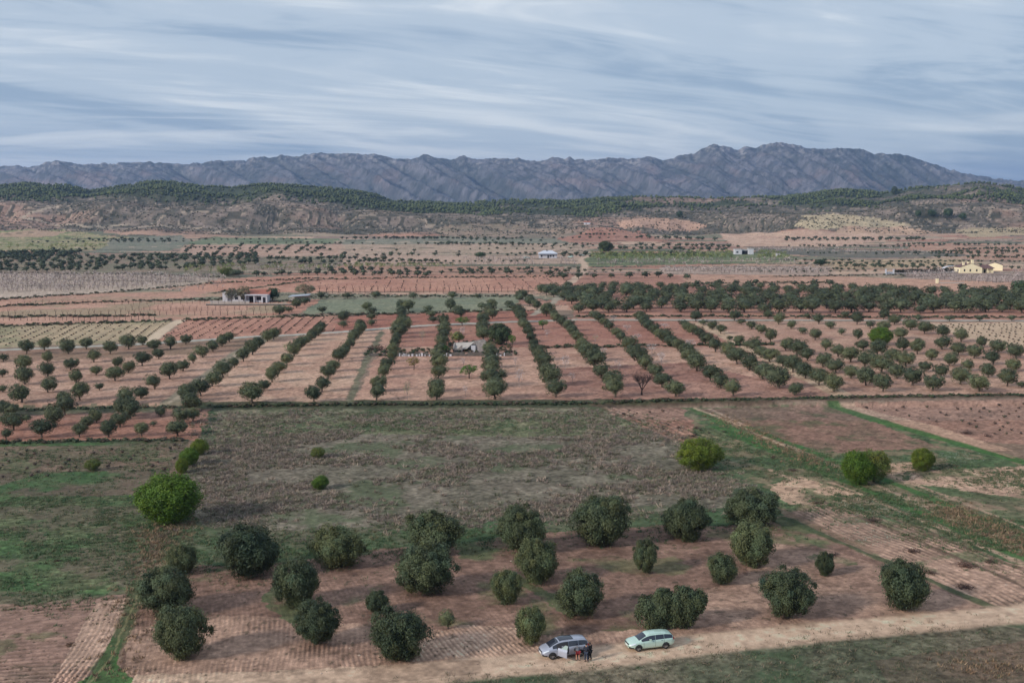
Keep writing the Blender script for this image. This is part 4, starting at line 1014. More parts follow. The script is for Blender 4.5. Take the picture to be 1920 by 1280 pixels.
# hedge growth along the banks
bp_, bw_ = [], []
for i, s in enumerate(BANKS[:16]):
    a = P(s); 
    for (xa, ya_), (xb, yb1) in zip(a[:-1], a[1:]):
        n_ = int(abs(xb - xa) / (3.0 if i in (2, 3) else 4.0))
        for k in range(n_):
            t_ = (k + g.random()) / n_; q = gpt([xa + (xb - xa) * t_], [ya_ + (yb1 - ya_) * t_ + g.uniform(-1.5, 1.5)])[0]
            bp_.append(q); bw_.append(g.uniform(.5, 1.7) * (1 if i < 4 else 1.25))
HB = [lowtree(700 + i, lin([(70, 82, 56), (90, 88, 66), (62, 74, 52), (98, 86, 72)][i % 4]), nc=7, nl=7, leaf=.11, c0=0, trunk=False) for i in range(4)]
scatter_mesh("hedge_growth", HB, bp_, bw_, [q * .5 for q in bw_], M_LEAF, 'low dark hedge plants along the field banks', seed=9)
# vines and low shrubs in rows
bp_, bw_ = [], []
def vines(s, pa, pb, spc, along, keep=.85):
    poly = W(s); A = W(pa + ' ' + pb); d = A[1] - A[0]; d /= np.hypot(*d); n_ = np.array([-d[1], d[0]])
    lo, hi = poly.min(0), poly.max(0); c_ = (lo + hi) / 2; R_ = np.hypot(*(hi - lo)) / 2
    for u_ in np.arange(-R_, R_, spc):
        for v_ in np.arange(-R_, R_, along):
            q = c_ + n_ * u_ + d * (v_ + g.uniform(-.3, .3))
            if g.random() < keep and pip(q[:1], q[1:], poly)[0]:
                bp_.append((q[0], q[1], float(H(q[:1], q[1:])[0]))); bw_.append(g.uniform(.5, .95))
vines("342 602 625 594 630 622 460 630 300 638", "400 632", "452 602", 3.6, 3.0)
vines("-60 614 322 604 288 638 -60 652", "100 640", "160 608", 3.4, 3.6)
vines("1760 608 1960 606 1960 650 1880 650", "1800 640", "1900 640", 3.2, 3.0)
vines("-60 845 340 836 320 885 -60 900", "0 850", "280 845", 2.6, 2.4, .5)
vines("1600 757 1980 750 1980 815 1850 815 1720 785", "1600 780", "1850 776", 3.0, 2.6, .5)
vines("1140 770 1285 768 1390 830 1330 850", "1130 768", "1350 850", 3.0, 3.2, .4)
vines("560 530 1050 520 1000 545 600 546", "560 546", "600 520", 7, 5, .6)
VB = [lowtree(720 + i, lin([(84, 72, 64), (96, 78, 68), (78, 76, 60)][i % 3]), nc=5, nl=6, leaf=.12, c0=0, trunk=False) for i in range(3)]
scatter_mesh("low_vines", VB, bp_, bw_, [q * .7 for q in bw_], M_DRY, 'rows of low dark vines in the ploughed fields', seed=10)
# clods
bp_, bw_ = [], []
for s, n_ in (("240 1290 262 1100 400 1065 690 1035 1050 998 1480 990 1860 1142 1500 1200 1000 1240", 5200), ("0 1140 235 1120 150 1280 0 1280", 1500), ("1480 965 1700 985 1960 1090 1960 1150 1870 1142", 1500), ("1310 766 1550 756 1700 815 1560 850 1430 818", 700), ("1590 756 1980 746 1980 830 1850 830", 700), ("0 840 340 834 320 890 0 900", 700)):
    poly = W(s); lo, hi = poly.min(0), poly.max(0); q = g.uniform(lo, hi, (n_ * 4, 2)); q = q[pip(q[:, 0], q[:, 1], poly)][:n_]
    for p_, z_ in zip(q, H(q[:, 0], q[:, 1])): bp_.append((p_[0], p_[1], z_)); bw_.append(g.uniform(.10, .26) * (1 + p_[1] / 300))
CLD = [blob(760 + i, lin([(134, 108, 96), (112, 90, 80), (92, 82, 64), (150, 122, 108)][i]), .55) for i in range(4)]
_f = fbm
tri_scatter("clods", CLD, np.array(bp_), np.array(bw_), .55, mat_ground("turned_soil", .1), 'clods and small weeds on the ploughed soil', 13)
# stones
bp_, bw_ = [], []
for s, n_ in (("250 1270 400 1150 640 1170 960 1170 1200 1180 1400 1160 1200 1190 900 1236 640 1270", 500), ("860 1060 1000 1030 1100 1130 1000 1150", 120), ("1400 1150 1860 1130 1600 1180 1300 1205", 160), ("0 1140 200 1130 100 1280 0 1280", 60), ("1500 960 1990 1060 1990 1140", 120)):
    poly = W(s); lo, hi = poly.min(0), poly.max(0); q = g.uniform(lo, hi, (n_ * 4, 2)); q = q[pip(q[:, 0], q[:, 1], poly)][:n_]
    for p_ in q: bp_.append((p_[0], p_[1], float(H(p_[:1], p_[1:])[0]))); bw_.append(g.uniform(.08, .24) * (2 if g.random() < .03 else 1))
ST = [blob(740 + i, lin((178, 158, 142)), .6) for i in range(3)]
tri_scatter("stones", ST, np.array(bp_), np.array(bw_), .6, mat_ground("pale_stone", .1), 'loose pale stones on the ploughed soil', 12)
# ------------------------------------------------------------------ bright green and odd trees (photo x0 x1 ytop ybase)
def box_tree(s, crown, trunk, label, cat="tree", kind="tree", group=None, wf=1.05):
    x0, x1, yt, yb2 = [float(q) for q in s.split()]
    loc = gpt([(x0 + x1) / 2], [yb2])[0]; dpt = depth(loc); wd = (x1 - x0) * dpt / F * wf
    el = atan2(CAM_H - loc[2], loc[1]); ht = max(.5 * wd, ((yb2 - yt) * dpt / F - .3 * wd * sin(el)) / cos(el) * 1.03)
    return place_tree(kind, loc, wd, ht, crown, trunk, label, cat, group)
box_tree("263 368 885 978", LOOSE[0], BUSHT, "large bright green leafy tree at the corner of the brush field", group=None)
box_tree("358 388 822 852", LOOSE[1], BUSHT, "yellow-green bush nearest the orchard in the row of three by the field edge", "bush", "bush", "green bushes on the field edge")
box_tree("338 370 838 872", LOOSE[0], BUSHT, "middle yellow-green bush of three on the field edge", "bush", "bush", "green bushes on the field edge")
box_tree("328 354 858 886", LOOSE[1], BUSHT, "small green bush just above the large bright green tree", "bush", "bush", "green bushes on the field edge")
box_tree("1268 1348 818 880", LOOSE[1], BUSHT, "round lime green tree at the top right of the brush field")
g2 = box_tree("1578 1636 843 908", LOOSE[0], BUSHT, "bright green tree with a leafless twiggy tree leaning on it")
box_tree("1610 1666 842 903", LOOSE[2], trunk_mesh("twiggy_trunk", 61, M_BARKD, h=.3, r=.03, limbs=6, twigs=14), "sparse greyish green tree touching the bright green tree on the right")
box_tree("1707 1750 838 882", LOOSE[1], BUSHT, "small upright green tree on the grass beside white flowers")
box_tree("585 616 890 916", LOOSE[0], None, "small yellow-green shrub alone in the mauve brush", "bush", "bush")
box_tree("583 610 838 858", LOOSE[2], None, "faint yellowish shrub at the upper edge of the mauve brush", "bush", "bush")
box_tree("160 190 860 882", LOOSE[2], None, "olive-yellow round shrub in the upper left field", "bush", "bush")
TW = trunk_mesh("branching_trunk", 62, M_BARK, h=.32, r=.03, limbs=5, twigs=6)
box_tree("862 897 683 709", FIG[0], TW, "spreading bright green fruit tree between two central olive rows")
box_tree("763 789 669 693", crown_mesh("yellowing_crown", lin((128, 116, 62)), M_LEAF2, seed=331, nc=26, nl=34, leaf=.026, c0=.35, lump=.5, rc=(.1, .16), core=False), TW, "small yellowish fruit tree below the ruined plot")
box_tree("853 880 594 611", FIG[1], TW, "small light green fruit tree just beyond the paved road")
box_tree("1007 1029 599 617", FIG[0], TW, "tiny flat-topped lime green tree just below the paved road")
box_tree("845 875 621 643", crown_mesh("dull_green_crown", lin((112, 116, 70)), M_LEAF2, seed=332, nc=40, nl=40, leaf=.026, c0=.2, lump=.4, rc=(.1, .18)), TW, "dull yellow-green tree behind the ruined house")
box_tree("916 958 606 646", PINE, TW, "large dark round pine tree beside the ruined house")
box_tree("953 968 628 650", FIG[1], TW, "slim lime green sapling at the foot of the large pine")
box_tree("1632 1671 612 647", LOOSE[0], BUSHT, "bright green tree among the grey olives of the right-hand orchard")
box_tree("826 842 646 664", FIG[0], TW, "light green shrub in front of the ruined plot's olives", "bush", "bush")
BARE = trunk_mesh("bare_branches", 63, M_BARKD, h=.22, r=.03, limbs=7, spread=.36, top=.7, twigs=22)
e = box_tree("1180 1226 697 740", None, BARE, "leafless dark tree standing among the central olive rows")
# sparse almond trees
ALT = [trunk_mesh("almond_branches", 70 + i, mat_simple("pale_bark%d" % i, lin((150, 134, 128)), .9) if i == 0 else bpy.data.materials["pale_bark0"], h=.3, r=.022, limbs=5, spread=.28, top=.75, twigs=9) for i in range(3)]
def blossom(seed, base, n):
    gg = np.random.default_rng(seed); d = unit(gg.normal(size=(n, 3))); pos = d * gg.uniform(.2, .5, (n, 1)) + [0, 0, .5]; pos[:, 2] = .35 + .65 * np.clip(pos[:, 2], 0, 1)
    V, Q = quads(pos, unit(gg.normal(size=(n, 3))), .022 * gg.uniform(.5, 1.3, n), 1.2, gg, .5)
    me = bpy.data.meshes.new("blossom"); me.from_pydata([tuple(p) for p in V], [], [tuple(int(k) for k in q) for q in Q]); me.update()
    c = np.ones((len(V), 4), np.float32); c[:, :3] = base; me.attributes.new('Col', 'FLOAT_COLOR', 'POINT').data.foreach_set('color', c.ravel()); me.materials.append(M_DRY); return me
BLS = [blossom(80, lin((214, 206, 206)), 170), blossom(81, lin((206, 196, 198)), 110), blossom(82, lin((142, 146, 102)), 170)]
AL = [("755 772 715 751", 2, "slender pale green sapling beside the lower end of the fourth olive row"), ("866 880 722 742", 1, "thin pale almond between the fifth and sixth olive rows, near end"),
      ("963 984 690 727", 1, "tall sparse almond left of the seventh olive row, near end"), ("960 972 668 690", 1, "thin pale almond left of the seventh olive row, further up"),
      ("1050 1070 666 694", 0, "pale almond between the seventh and eighth olive rows"), ("1064 1082 698 716", 1, "low white-flowering almond beside the lower eighth row"),
      ("1150 1168 676 692", 1, "grey leafless almond between the eighth and ninth rows"), ("1230 1250 660 686", 0, "pale almond right of the ninth olive row, near the bare tree"),
      ("1210 1234 644 662", 0, "white-blossomed almond right of the ninth row in the upper orchard"), ("1165 1186 609 621", 0, "white almond just below the paved road right of the ninth row"),
      ("1184 1206 626 637", 0, "white almond in the dark red upper strip of the orchard"), ("1122 1140 652 668", 0, "small white almond left of the ninth row, mid orchard"),
      ("1017 1034 618 632", 1, "greyish almond in the dark red strip beside the eighth row"), ("1140 1160 592 601", 0, "low white almond on the verge of the paved road"),
      ("862 876 670 690", 1, "grey leafless almond just above the spreading bright green fruit tree"), ("860 874 612 632", 0, "pale almond between the paved road and the ruined house"),
      ("784 800 620 640", 2, "faint greenish almond left of the fifth row near the road"), ("1282 1306 636 652", 0, "white almond at the right end of the dark red strip"), ("1108 1124 628 641", 2, "yellow-green almond in the dark red strip"),
      ("1236 1256 606 617", 0, "white almond below the road between the tenth and eleventh rows")]
for i, (s, k, lb) in enumerate(AL):
    x0, x1, yt, yb2 = [float(q) for q in s.split()]; loc = gpt([(x0 + x1) / 2], [yb2])[0]; dpt = depth(loc)
    e = empty("almond_tree", tuple(loc), random.uniform(0, 6), label=lb, cat="almond tree", group="sparse almonds among the olives"); wd = (x1 - x0) * dpt / F
    e.scale = (wd, wd, (yb2 - yt) * dpt / F * 1.05)
    node_copy("trunk", ALT[i % 3], e); node_copy("blossom", BLS[k], e)
# trees by the houses and on the hills
GREYC = crown_mesh("grey_green_crown", lin((116, 112, 92)), M_LEAF, seed=333, nc=60, nl=40, leaf=.022, c0=.25, lump=.35, rc=(.1, .17), core=False)
DARKC = crown_mesh("dark_crown", lin((66, 84, 60)), M_LEAF, seed=334, nc=50, nl=50, leaf=.022, c0=.1, lump=.25, rc=(.1, .18))
box_tree("424 446 540 568", GREYC, TW, "thin grey-green tree shading the low white wall of the left house")
box_tree("446 468 536 566", GREYC, TW, "grey-green tree leaning over the left end of the white house porch")
box_tree("497 524 540 564", DARKC, TW, "dense dark green tree at the right wall of the white house with a porch")
box_tree("555 590 532 555", GREYC, TW, "large brownish grey tree behind the open shed")
box_tree("1121 1148 452 473", PINE, TW, "tall dark conifer by the central farmhouse track")
box_tree("1892 1935 526 556", DARKC, TW, "big dark tree at the right-hand end of the olive belt")
for s, lb in (("1717 1728 395 408", "leftmost of the four dark trees on the pale right-hand hillside"), ("1739 1755 393 407", "second from left of the four dark trees on the right-hand hillside"), ("1770 1788 391 409", "tallest of the four dark trees on the right-hand hillside"), ("1798 1812 400 413", "rightmost of the four dark trees on the right-hand hillside")):
    box_tree(s, DARKC, None, lb, group="four dark trees on the hillside")
box_tree("1671 1682 350 366", PINE, None, "lone tall pine rising above the wooded skyline")
box_tree("1268 1280 396 409", DARKC, None, "dark round tree alone on the red hillside plots")
box_tree("412 440 502 518", LOOSE[2], None, "yellow-green bush between the pale almond orchard and the red field", "bush", "bush")
box_tree("430 456 508 519", MID[2], None, "dark squat bush beside the yellow-green bush above the red field", "bush", "bush")
box_tree("890 912 474 484", DARKC, None, "dark wide bush left of the central farmhouse", "bush", "bush")
box_tree("1528 1550 486 499", DARKC, TW, "dark bushy tree beside the dark ploughed field", "tree")
# dead shrubs on the right-hand fields
DEAD = [tufts.__name__ and None]
def dead_mesh(seed):
    gg = np.random.default_rng(seed); n = 260; d = unit(gg.normal(size=(n, 3)) + [0, 0, .6]); pos = d * gg.uniform(.05, .5, (n, 1)) * [1, 1, .9]; pos[:, 2] = np.abs(pos[:, 2])
    V, Q = quads(pos, unit(gg.normal(size=(n, 3))), .02 * gg.uniform(.5, 1.3, n), 4.5, gg, .3)
    me = bpy.data.meshes.new("dry_twigs"); me.from_pydata([tuple(p) for p in V], [], [tuple(int(k) for k in q) for q in Q]); me.update()
    c = np.ones((len(V), 4), np.float32); c[:, :3] = lin((86, 66, 58)) * np.repeat(gg.uniform(.6, 1.3, n), 4)[:, None]; me.attributes.new('Col', 'FLOAT_COLOR', 'POINT').data.foreach_set('color', c.ravel()); me.materials.append(M_DRY); return me
DEAD = [dead_mesh(i) for i in range(3)]
for s, lb in (("1520 1542 930 944", "dark round dead shrub on the grass above the grey flower patch"), ("1470 1500 872 882", "low grey dead shrub right of the lime green tree"), ("1440 1460 848 858", "small brown dead shrub in the green strip"),
              ("1790 1834 1038 1062", "widest dead shrub among the furrows of the far right field"), ("1842 1870 1038 1054", "dead shrub right of the widest one in the furrowed field"), ("1690 1730 1018 1034", "dead shrub between pale flower patches and the furrows"),
              ("1790 1830 1080 1102", "long dead shrub nearer the road in the furrowed field"), ("1730 1760 1060 1074", "small dead shrub at the left of the furrowed field"), ("1616 1660 962 976", "broad grey dead shrub beside the pale flower patch"),
              ("1296 1316 792 803", "dark twiggy clump at the tip of the red furrowed wedge"), ("1286 1312 806 818", "lower dark twiggy clump in the red furrowed wedge"), ("1795 1830 800 812", "large dead shrub in the pink stubble field"),
              ("1840 1862 806 818", "round dead shrub in the pink stubble field corner"), ("98 118 1040 1052", "dark little shrub alone in the green left field"), ("120 142 1196 1208", "dead shrub on the lower left ploughed soil"),
              ("1550 1580 1030 1040", "flat dry shrub at the right edge of the near grove")):
    x0, x1, yt, yb2 = [float(q) for q in s.split()]; loc = gpt([(x0 + x1) / 2], [yb2])[0]; wd = (x1 - x0) * depth(loc) / F
    o = bpy.data.objects.new("dead_shrub", DEAD[int(x0) % 3]); col.objects.link(o); o.location = loc; o.rotation_euler.z = x0; o.scale = (wd, wd * .7, max(.5, (yb2 - yt) * depth(loc) / F))
    tag(o, lb, "shrub", "dead shrubs in the right-hand fields" if x0 > 400 else "dead shrubs in the left field")
# bare saplings in ranks
NUM = ORD + ["seventeenth", "eighteenth", "nineteenth", "twentieth"]; NUM += ["twenty-" + q for q in ORD[:9]] + ["thirtieth"] + ["thirty-" + q for q in ORD[:9]] + ["fortieth"] + ["forty-" + q for q in ORD[:9]]
SAP = []
for i in range(4):
    me = trunk_mesh("sapling_stem", 90 + i, M_BARKD, h=.4, r=.035, limbs=3, spread=.3, top=.9, twigs=2); SAP.append(me)
for y_, xa, xb, sp, hp, nm in ((571, 20, 525, 12.2, 8, "farthest rank by the white house"), (582, 235, 520, 12, 9, "second rank below the white house"), (592, 4, 525, 12.4, 11, "third rank below the white house"),
                               (601, 6, 300, 11, 11, "nearest rank left of the pale track"), (549, 600, 1000, 12.2, 13, "rank behind the green field")):
    k = 0
    for px_ in np.arange(xa, xb, sp):
        loc = gpt([px_ + g.uniform(-2, 2)], [y_ + g.uniform(-.8, .8) - (px_ - xa) * .003])[0]; ht = hp * g.uniform(.8, 1.25) * depth(loc) / F
        o = bpy.data.objects.new("bare_sapling", SAP[k % 4]); col.objects.link(o); o.location = loc; o.rotation_euler.z = g.uniform(0, 6); o.scale = (ht * .9, ht * .9, ht)
        tag(o, f"bare sapling, {NUM[k]} from left, {nm}", "sapling", "bare saplings in the red fields"); k += 1

# ------------------------------------------------------------------ buildings
def boxv(x0, x1, y0, y1, z0_, z1_):
    return [(x0, y0, z0_), (x1, y0, z0_), (x1, y1, z0_), (x0, y1, z0_), (x0, y0, z1_), (x1, y0, z1_), (x1, y1, z1_), (x0, y1, z1_)]
BF = [(3, 2, 1, 0), (4, 5, 6, 7), (0, 1, 5, 4), (1, 2, 6, 5), (2, 3, 7, 6), (3, 0, 4, 7)]
def boxes(name, lst, mat, parent=None, bev=0):
    V, Fc = [], []
    for b in lst:
        o = len(V); V += boxv(*b); Fc += [tuple(i + o for i in f) for f in BF]
    return mk(name, V, Fc, mat, parent)
M_WHITE = mat_simple("whitewash", lin((196, 196, 202)), .8, noise=.12, nscale=.6)
M_CREAM = mat_simple("yellow_render", lin((236, 222, 186)), .8, noise=.1, nscale=.6)
M_TILE = mat_simple("terracotta_tiles", lin((168, 104, 84)), .85, noise=.3, nscale=2)
M_BTILE = mat_simple("brown_tiles", lin((112, 84, 80)), .85, noise=.3, nscale=2)
M_GLS = mat_simple("dark_pane", lin((30, 34, 44)), .15)
M_DARK = mat_simple("dark_opening", lin((28, 26, 28)), .9)
M_CONC = mat_simple("pale_concrete", lin((178, 170, 162)), .9, noise=.2, nscale=.8)
M_METAL = mat_simple("grey_sheet_metal", lin((160, 166, 176)), .5, noise=.15, nscale=1)
M_STONE = mat_simple("grey_stone", lin((104, 98, 92)), .9, noise=.4, nscale=1.5)
M_BLUE = mat_simple("blue_frame", lin((44, 60, 96)), .6)
def hexa(name, V, Fc, mat, parent): return mk(name, V, Fc, mat, parent)
def gable_roof(parent, x0, x1, y0, y1, ze, zr, mat, along='x', name="roof", over=.35):
    x0 -= over; x1 += over; y0 -= over; y1 += over; t_ = .14
    if along == 'x':
        ym = (y0 + y1) / 2; V = [(x0, y0, ze), (x1, y0, ze), (x1, y1, ze), (x0, y1, ze), (x0, ym, zr), (x1, ym, zr)]
        V += [(a, b, c + t_) for a, b, c in V]
        Fc = [(0, 4, 5, 1), (3, 2, 5, 4), (6, 7, 11, 10), (9, 10, 11, 8), (0, 1, 7, 6), (2, 3, 9, 8), (0, 6, 10, 4), (4, 10, 9, 3), (1, 5, 11, 7), (5, 2, 8, 11)]
    else:
        xm = (x0 + x1) / 2; V = [(x0, y0, ze), (x1, y0, ze), (x1, y1, ze), (x0, y1, ze), (xm, y0, zr), (xm, y1, zr)]
        V += [(a, b, c + t_) for a, b, c in V]
        Fc = [(0, 3, 5, 4), (1, 4, 5, 2), (6, 10, 11, 9), (7, 8, 11, 10), (0, 4, 10, 6), (4, 1, 7, 10), (3, 9, 11, 5), (5, 11, 8, 2), (0, 6, 9, 3), (1, 2, 8, 7)]
    return mk(name, V, Fc, mat, parent)
def gable_wall(parent, x0, x1, y0, y1, h, zr, mat, along='x'):
    b = .4
    if along == 'x':
        ym = (y0 + y1) / 2; V = [(x0, y0, -b), (x1, y0, -b), (x1, y1, -b), (x0, y1, -b), (x0, y0, h), (x1, y0, h), (x1, y1, h), (x0, y1, h), (x0, ym, zr), (x1, ym, zr)]
        Fc = [(0, 1, 5, 4), (2, 3, 7, 6), (1, 2, 6, 9, 5), (3, 0, 4, 8, 7), (4, 5, 9, 8), (6, 7, 8, 9)]
    else:
        xm = (x0 + x1) / 2; V = [(x0, y0, -b), (x1, y0, -b), (x1, y1, -b), (x0, y1, -b), (x0, y0, h), (x1, y0, h), (x1, y1, h), (x0, y1, h), (xm, y0, zr), (xm, y1, zr)]
        Fc = [(0, 1, 5, 8, 4), (2, 3, 7, 9, 6), (1, 2, 6, 5), (3, 0, 4, 7), (4, 8, 9, 7), (8, 5, 6, 9)]
    return mk("wall", V, Fc, mat, parent)
def opening(parent, name, x0, x1, z0_, z1_, y, frame=M_WHITE, glass=M_GLS, fw=.08):
    """a window or door set in the front wall at y (facing -y)"""
    f = boxes(name, [(x0 - fw, x0, y - .06, y + .1, z0_, z1_), (x1, x1 + fw, y - .06, y + .1, z0_, z1_), (x0 - fw, x1 + fw, y - .06, y + .1, z1_, z1_ + fw), (x0 - fw, x1 + fw, y - .09, y + .1, z0_ - fw, z0_)], frame, parent)
    boxes("pane", [(x0, x1, y - .02, y + .08, z0_, z1_)], glass, f); return f
def side_window(parent, name, x, y0, y1, z0_, z1_, sgn=-1, frame=M_WHITE, glass=M_GLS):
    a, b = sorted((x, x + sgn * .06)); fw = .08
    f = boxes(name, [(a, b, y0 - fw, y0, z0_, z1_), (a, b, y1, y1 + fw, z0_, z1_), (a, b, y0 - fw, y1 + fw, z1_, z1_ + fw), (a, b, y0 - fw, y1 + fw, z0_ - fw, z0_)], frame, parent)
    a, b = sorted((x, x + sgn * .03)); boxes("pane", [(a, b, y0, y1, z0_, z1_)], glass, f)
def house(name, px, py, label, cat="house", rz=0, group=None):
    loc = gpt([px], [py])[0]; return empty(name, tuple(loc), rz, label=label, cat=cat, group=group)
# white house with porch (left)
h = house("house", 480, 567.5, "low white house with a dark open porch and terracotta roof")
boxes("wall", [(-4.4, 4.6, 2.4, 8.4, -.5, 3.1), (-4.4, -4.1, 0, 2.4, -.5, 3.0), (2.2, 4.6, 0, 2.4, -.5, 3.0), (-1.0, -.55, 0, .4, -.5, 3.0)], M_WHITE, h)
boxes("porch_roof", [(-4.6, 4.8, -.3, 2.7, 3.03, 3.28)], M_WHITE, h)
mk("roof", [(-4.7, 2.8, 3.3), (4.9, 2.8, 3.3), (4.9, 8.8, 4.9), (-4.7, 8.8, 4.9), (-4.7, 2.8, 3.12), (4.9, 2.8, 3.12), (4.9, 8.8, 3.12), (-4.7, 8.8, 3.12)], [(0, 1, 2, 3), (7, 6, 5, 4), (4, 5, 1, 0), (5, 6, 2, 1), (6, 7, 3, 2), (7, 4, 0, 3)], M_TILE, h)
opening(h, "door", -3.2, -1.4, 0, 2.3, 2.4, M_BLUE, M_DARK); opening(h, "window", -.2, 1.6, .9, 2.2, 2.4, M_BLUE); opening(h, "door", 2.9, 3.9, 0, 2.2, 0, M_BLUE, M_DARK)
boxes("bench", [(.2, 1.7, 1.0, 1.5, 0, .9)], M_WHITE, h)
h = house("outbuilding", 436, 567, "white flat-roofed outbuilding behind the thin tree left of the porch house", "outbuilding")
boxes("wall", [(-4.6, -2.6, 2, 6, -.5, 3.7), (-2.6, 5.2, 3, 7, -.5, 3.0)], M_WHITE, h); boxes("roof", [(-4.8, -2.5, 1.8, 6.2, 3.7, 3.9), (-2.5, 5.4, 2.8, 7.2, 3.0, 3.2)], M_CONC, h)
opening(h, "window", .2, 1.6, 1, 2.1, 3); opening(h, "window", 2.8, 4.2, 1, 2.1, 3)
h = house("garden_wall", 440, 569, "low cream wall in front of the left-hand white houses", "wall")
boxes("wall", [(-10, 6, 0, .3, -.4, .9)], M_CONC, h); boxes("coping", [(-10.1, 6.1, -.04, .34, .9, 1.0)], M_WHITE, h)
h = house("terrace_wall", 470, 572.5, "long low stone retaining wall below the white house terrace", "wall")
boxes("wall", [(-18, 20, 0, .4, -.6, .55)], M_STONE, h); boxes("coping", [(-18.1, 20.1, -.05, .45, .55, .66)], M_CONC, h)
h = house("shed", 560, 566, "open shed with a sloping pale metal roof at the track end", "shed")
mk("roof", [(-4.3, -.6, 2.1), (4.3, -.6, 2.7), (4.6, 4, 3.0), (-3.6, 4, 2.5), (-4.3, -.6, 2.22), (4.3, -.6, 2.82), (4.6, 4, 3.12), (-3.6, 4, 2.62)], BF, M_METAL, h)
for px_, zz1 in ((-4, 2.1), (-1.2, 2.3), (1.6, 2.5), (4, 2.65)): boxes("post", [(px_ - .07, px_ + .07, -.4, -.26, -.3, zz1)], M_STONE, h)
boxes("wall", [(-3.5, 4.3, 3.5, 3.7, -.3, 2.45), (-3.9, -2.2, 0, 3.5, -.3, 1.1)], M_CONC, h)
# ruined house and plot
h = house("ruined_house", 878, 660, "collapsed whitewashed house ruin among scrub in the middle olive rows", "ruin")
ru = random.Random(4)
VV, FF = [], []
def jag(x0, x1, y, h0, h1, th=.35, n=7, alongy=False):
    hs = [h0 + (h1 - h0) * i / n + ru.uniform(-.35, .35) for i in range(n + 1)]
    for i in range(n):
        a = x0 + (x1 - x0) * i / n; b = x0 + (x1 - x0) * (i + 1) / n; o = len(VV)
        pts = [(a, y, -.3), (b, y, -.3), (b, y + th, -.3), (a, y + th, -.3), (a, y, max(.2, hs[i])), (b, y, max(.2, hs[i + 1])), (b, y + th, max(.2, hs[i + 1])), (a, y + th, max(.2, hs[i]))]
        if alongy: pts = [(q[1], q[0], q[2]) for q in pts]
        VV.extend(pts); FF.extend([tuple(k + o for k in f) for f in BF])
jag(-4.2, -1.6, 0, .9, 1.7); jag(2.2, 4.4, 0, 2.6, 1.8); jag(-4.2, 4.4, 4.6, 1.8, 2.8); jag(0, 4.6, -4.2, 1.2, 2.2, alongy=True); jag(0, 4.6, 4.4, 1.6, 2.4, alongy=True)
mk("wall", VV, FF, mat_simple("weathered_limewash", lin((168, 160, 156)), .9, noise=.5, nscale=1.2), h)
mk("fallen_roof", [(-3.9, .5, .4), (-.3, .3, .9), (1.6, 3.6, 2.3), (-3.6, 4.2, 1.9), (-3.9, .5, .55), (-.3, .3, 1.05), (1.6, 3.6, 2.45), (-3.6, 4.2, 2.05)], BF, M_CONC, h)
boxes("door_panel", [(.8, 2.0, -.3, -.1, -.2, 1.9)], M_WHITE, h)
h = house("stone_wall", 825, 667.5, "low dark dry-stone wall along the front of the ruined plot", "wall")
VV, FF = [], []; jag(-19, 19.5, 0, .7, .8, .5, 60); mk("stonework", VV, FF, M_STONE, h)
VV, FF = [], []
for s0, s1, yy_ in ((-11, -4, -.05), (-3, 3, -.04), (12, 18, -.05)):
    t_ = s0
    while t_ < s1:
        w_ = ru.uniform(.25, .6); hh = ru.uniform(.35, .95); o = len(VV); VV += boxv(t_, t_ + w_, yy_ - .12, yy_ - .005, -.1, hh); FF += [tuple(k + o for k in f) for f in BF]; t_ += w_ + ru.uniform(.15, .7)
mk("white_slab", VV, FF, M_WHITE, h)
bp_, bw_ = [], []
poly = P("685 668 968 667 965 650 905 640 845 642 800 655 690 655")
while len(bp_) < 420:
    q = np.array([g.uniform(680, 970), g.uniform(638, 668)])
    if pip(q[:1], q[1:], poly)[0]: bp_.append(gpt(q[:1], q[1:])[0]); bw_.append(g.uniform(.4, 1.3))
scatter_mesh("scrub_patch", HB, bp_, bw_, [q * .7 for q in bw_], M_LEAF, 'dark scrub overgrowing the ruined plot', seed=31)
h = house("brush_heap", 707, 657, "dark heap of cut branches at the left end of the ruined plot", "brush heap")
e2 = node_copy("twigs", DEAD[0], h); e2.scale = (7, 4.5, 3.6); e2.location = (0, 1, 0)
# central farmhouse
h = house("farmhouse", 1028, 484, "white farmhouse with a pale hipped roof in the far centre", "house")
boxes("wall", [(-7, 6.6, 0, 8, -.5, 3.4)], M_WHITE, h)
mk("roof", [(-7.5, -.5, 3.4), (7.1, -.5, 3.4), (7.1, 8.5, 3.4), (-7.5, 8.5, 3.4), (-3.5, 4, 5.6), (3.0, 4, 5.6)], [(0, 1, 5, 4), (1, 2, 5), (2, 3, 4, 5), (3, 0, 4), (3, 2, 1, 0)], mat_simple("pale_roof", lin((200, 204, 214)), .6, noise=.1), h)
boxes("chimney", [(-1.3, -.6, 3, 3.6, 4.5, 6.4)], M_STONE, h); boxes("porch", [(-7.3, 6.9, -1.6, -.02, 2.85, 3.0), (-7.2, -7, -1.5, -1.3, -.3, 2.85), (-1, -.8, -1.5, -1.3, -.3, 2.85), (4.4, 4.6, -1.5, -1.3, -.3, 2.85)], M_METAL, h)
for a in (-5.6, 1.2, 3.2): opening(h, "window", a, a + 1.2, 1, 2.2, 0)
opening(h, "door", -.6, .5, 0, 2.2, 0, M_WHITE, M_DARK)
